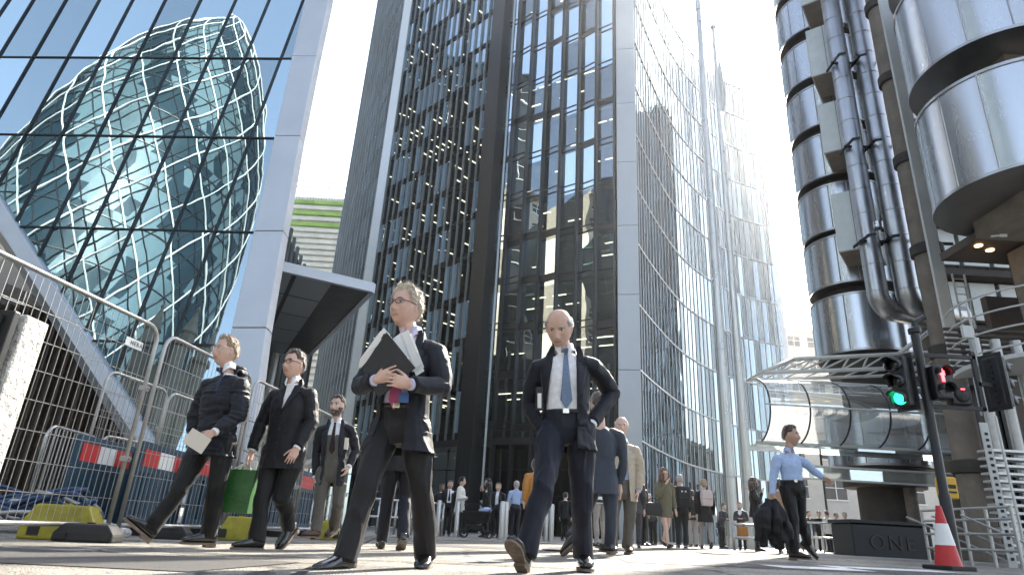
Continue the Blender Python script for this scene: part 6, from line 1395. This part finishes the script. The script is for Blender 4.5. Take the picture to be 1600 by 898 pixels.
# man with dark backpack bearing an emblem
J = bg('man in black walking away with a dark rucksack bearing a small white emblem', 1066, 16.6, 1.72, (.1, 1), hair='grey', hstyle=dict(front=.09, th=.01), outer=dict(m='black', hem=-.2, hemw=.2, hemd=.15), legs='black', voxel=.012)
c = J['root'] + V((0, -.23, 1.18)); t = thing('rucksack', 'dark rucksack with a small white emblem on the man in black', 'backpack', c - V((0, 0, .24))); b = MB(); b.box(c, (.36, .18, .50)); b.build('bag_body', FB['black'], t, bevel=.06)
b = MB(); [b.tube([c + V((s * .012 + .045 * math.cos(a) * s, -.096, .12 + .028 * math.sin(a) * (1 if q else -1) + (-.016 if q else .016))) for a in np.linspace(-.2, 1.3, 7)], .007, 5) for s in (-1, 1) for q in (0, 1)]; b.build('emblem', M['white'], t)
b = MB(); b.box(c + V((0, -.1, -.12)), (.26, .04, .20)); b.build('pocket', FB['black'], t, bevel=.02)
# group by the pram
bg('woman in a long cream coat facing right beside the pram', 714, 20.2, 1.70, (.95, -.2), arms='fold', fem=True, hair='dark', hstyle=dict(front=.07, side=.0, th=.018), outer=dict(m='cream', hem=-.42, hemw=.21, hemd=.17, fat=.02), legs='black')
bg('dark-haired woman in a black jumper facing left behind the pram, hand to her mouth', 757, 20.6, 1.70, (-.85, -.5), arms='phone', fem=True, hair='dark', hstyle=LH, long_hair=(.24, .35), outer=dict(m='black', hem=-.12, hemw=.19, hemd=.15), legs='black', skin='tan', glasses=True)
bg('man in a dark suit and pink tie standing left of the cream coat', 696, 21.3, 1.66, (.1, -1), hair='dark', outer=dict(m='black', hem=-.3, open=((-.06, -.08), (.06, .08)), hemw=.2, hemd=.15), shirt='white', tie=('maroon', .15, 0), legs='black', skin='tan')
bg('person in dark clothes half hidden at the left of the dark-suited man', 683, 22.5, 1.62, (.3, -1), hair='dark', outer=dict(m='navy', hem=-.25, hemw=.2, hemd=.15), legs='black', skin='dark')
bg('man in a navy suit standing right of the woman in the black jumper', 774, 21.6, 1.66, (-.3, -1), hair='brown', outer=dict(m='navy2', hem=-.3, open=((-.05, -.06), (.05, .06)), hemw=.2, hemd=.15), shirt='white', legs='navy')
J = bg('man in a pale blue shirt seen from behind holding a folder', 803, 20.8, 1.70, (-.25, 1), arms='fold', hair='grey', hstyle=dict(front=.08, th=.01), shirt='blue', legs='navy', collar=True)
b = MB(); c = J['root'] + V((-.22, .05, 1.0)); b.box(c, (.22, .02, .30), Matrix.Rotation(.5, 3, 'Y')); tag(b.build('document_folder', M['envelope']), 'tan folder under the arm of the man in the pale blue shirt', 'folder')
# pram
p = gp(744, 19.6); t = thing('pram', 'black pram with a raised hood between the cream coat and the black jumper', 'pram', p); b = MB()
P = []
for a in np.linspace(rad(20), rad(150), 9): P.append([p + V((-.12 + .30 * math.cos(a), .22 * math.sin(q), .72 + .34 * math.sin(a) * (.7 + .3 * abs(math.sin(q))))) for q in np.linspace(-math.pi / 2, math.pi / 2, 9)])
b.grid(P); o = b.build('hood', FB['black'], t, smooth='all'); o.modifiers.new('thickness', 'SOLIDIFY').thickness = .015
b = MB(); b.loft([[p + V((x * .42 - .02, y * .22, z)) for x, y in ((-1, -1), (1, -1), (1, 1), (-1, 1))] if k == 1 else [p + V((x * .36 * k, y * .18 * k, z)) for x, y in ((-1, -1), (1, -1), (1, 1), (-1, 1))] for z, k in ((.40, .8), (.5, .98), (.74, 1))]); b.build('seat', FB['black'], t, bevel=.03)
b = MB(); b.ell(p + V((.22, -.05, .78)), (.2, 0, .02), (0, .16, 0), (-.01, 0, .08), 12, 8); b.build('blanket', FB['blue'], t, smooth='all'); b = MB(); b.box(p + V((-.05, 0, .28)), (.5, .36, .16)); b.build('basket', FB['black'], t, bevel=.03)
b = MB()
for sy in (-1, 1): b.tube([p + V((-.34, sy * .2, .12)), p + V((.12, sy * .2, .5)), p + V((.50, sy * .2, .92)), p + V((.58, sy * .2, .95))], .013, 6); b.tube([p + V((.36, sy * .2, .12)), p + V((0, sy * .2, .46))], .013, 6)
b.tube([p + V((.58, -.2, .95)), p + V((.58, .2, .95))], .016, 6); b.build('frame', M['dark_metal'], t)
for sx_ in (-1, 1):
    for sy in (-1, 1): c = p + V((sx_ * .35, sy * .22, .12)); b = MB(); b.tube([c + V((.1 * math.cos(a), 0, .1 * math.sin(a))) for a in np.linspace(0, 2 * math.pi, 19)], .02, 6, caps=False); b.tube([c - V((0, .02, 0)), c + V((0, .02, 0))], .03, 8); b.build('wheel', M['black_rubber'], t)
# behind the balding man's legs
bg('person in an orange coat mostly hidden behind the striding balding man', 833, 14.5, 1.72, (-.2, 1), arms='down', fem=True, hair='brown', hstyle=LH, outer=dict(m='orange', hem=-.30, hemw=.22, hemd=.17, fat=.02), legs='black')
bg('person in black with a dark hood standing far behind the balding man', 882, 21, 1.42, (.4, 1), hair='dark', outer=dict(m='black', hem=-.3, hemw=.21, hemd=.16), legs='black')
bg('person in a black and white striped top behind the slate suit', 938, 13.0, 1.66, (-.6, 1), arms='down', fem=True, hair='dark', hstyle=LH, outer=dict(m='stripe', hem=-.18, hemw=.19, hemd=.15, lapel=False), legs='denim')
bg('dark-clad person right behind the man in the beige raincoat', 992, 14.2, 1.56, (.3, 1), hair='dark', outer=dict(m='greydk', hem=-.35, hemw=.2, hemd=.15), legs='greydk')
bg('person in a dark cap and jacket behind the raincoat shoulder', 1003, 17.5, 1.68, (.6, -.8), hair='dark', outer=dict(m='black', hem=-.25, hemw=.2, hemd=.15), legs='black', skin='tan')
bg('small figure in grey stooping behind the woman in the olive parka', 1021, 19, 1.35, (-.7, -.7), arms='fold', hair='grey', outer=dict(m='greydk', hem=-.2, hemw=.19, hemd=.15), legs='black', lean=.15)
bg('person in black between the rucksack and the pale backpack', 1084, 20.5, 1.62, (-.1, 1), hair='dark', outer=dict(m='black', hem=-.22, hemw=.2, hemd=.15), legs='denim')
bg('person in a dark jacket crouching right of the woman with the pale backpack', 1128, 20, 1.25, (.5, -.8), arms='fold', hair='brown', outer=dict(m='greydk', hem=-.2, hemw=.2, hemd=.15), legs='black', lean=.12)
bg('dark-haired woman in a black jacket beside the right flagpole', 1183, 16.4, 1.70, (.9, -.3), arms='one', fem=True, hair='brown', hstyle=LH, long_hair=(.22, .3), outer=dict(m='black', hem=-.25, hemw=.19, hemd=.15), legs='black')
bg('child in a dark jacket by the low pale rail', 1160, 18.2, 1.20, (-.4, -.9), arms='fold', hair='sandy', outer=dict(m='greydk', hem=-.2, hemw=.19, hemd=.15), legs='navy')
bg('person in a tan coat mostly hidden behind the man in the blue shirt', 1224, 15.0, 1.58, (.6, .8), fem=True, hair='brown', hstyle=LH, outer=dict(m='tan', hem=-.45, hemw=.2, hemd=.16), legs='black')
tote('orange shopping bag on the pavement by the child', gp(1160, 17.2, .42), .26, .32, FB['orange'], 'shopping_bag')
# small crowd by the plinth
for k, (px, Y, h, hd_, m, lab) in enumerate(((1268, 30, 1.68, (.3, -1), 'greydk', 'leftmost figure of the small crowd near the plinth, dark grey jacket'), (1284, 31, 1.74, (-.4, -1), 'black', 'figure in black in the small crowd near the plinth, left of the cream coat'), (1297, 29, 1.66, (-.2, 1), 'cream', 'figure in a cream coat in the small crowd near the plinth'), (1311, 31, 1.72, (.5, -1), 'navy', 'figure in navy in the small crowd, right of the cream coat'), (1325, 30, 1.70, (-.5, -.8), 'slate', 'rightmost figure of the small crowd, slate jacket against the plinth'))):
    bg(lab, px, Y, h, hd_, hair=('brown', 'dark', 'auburn', 'dark', 'sandy')[k], outer=dict(m=m, hem=-.3, hemw=.2, hemd=.15), legs='black', voxel=.018)
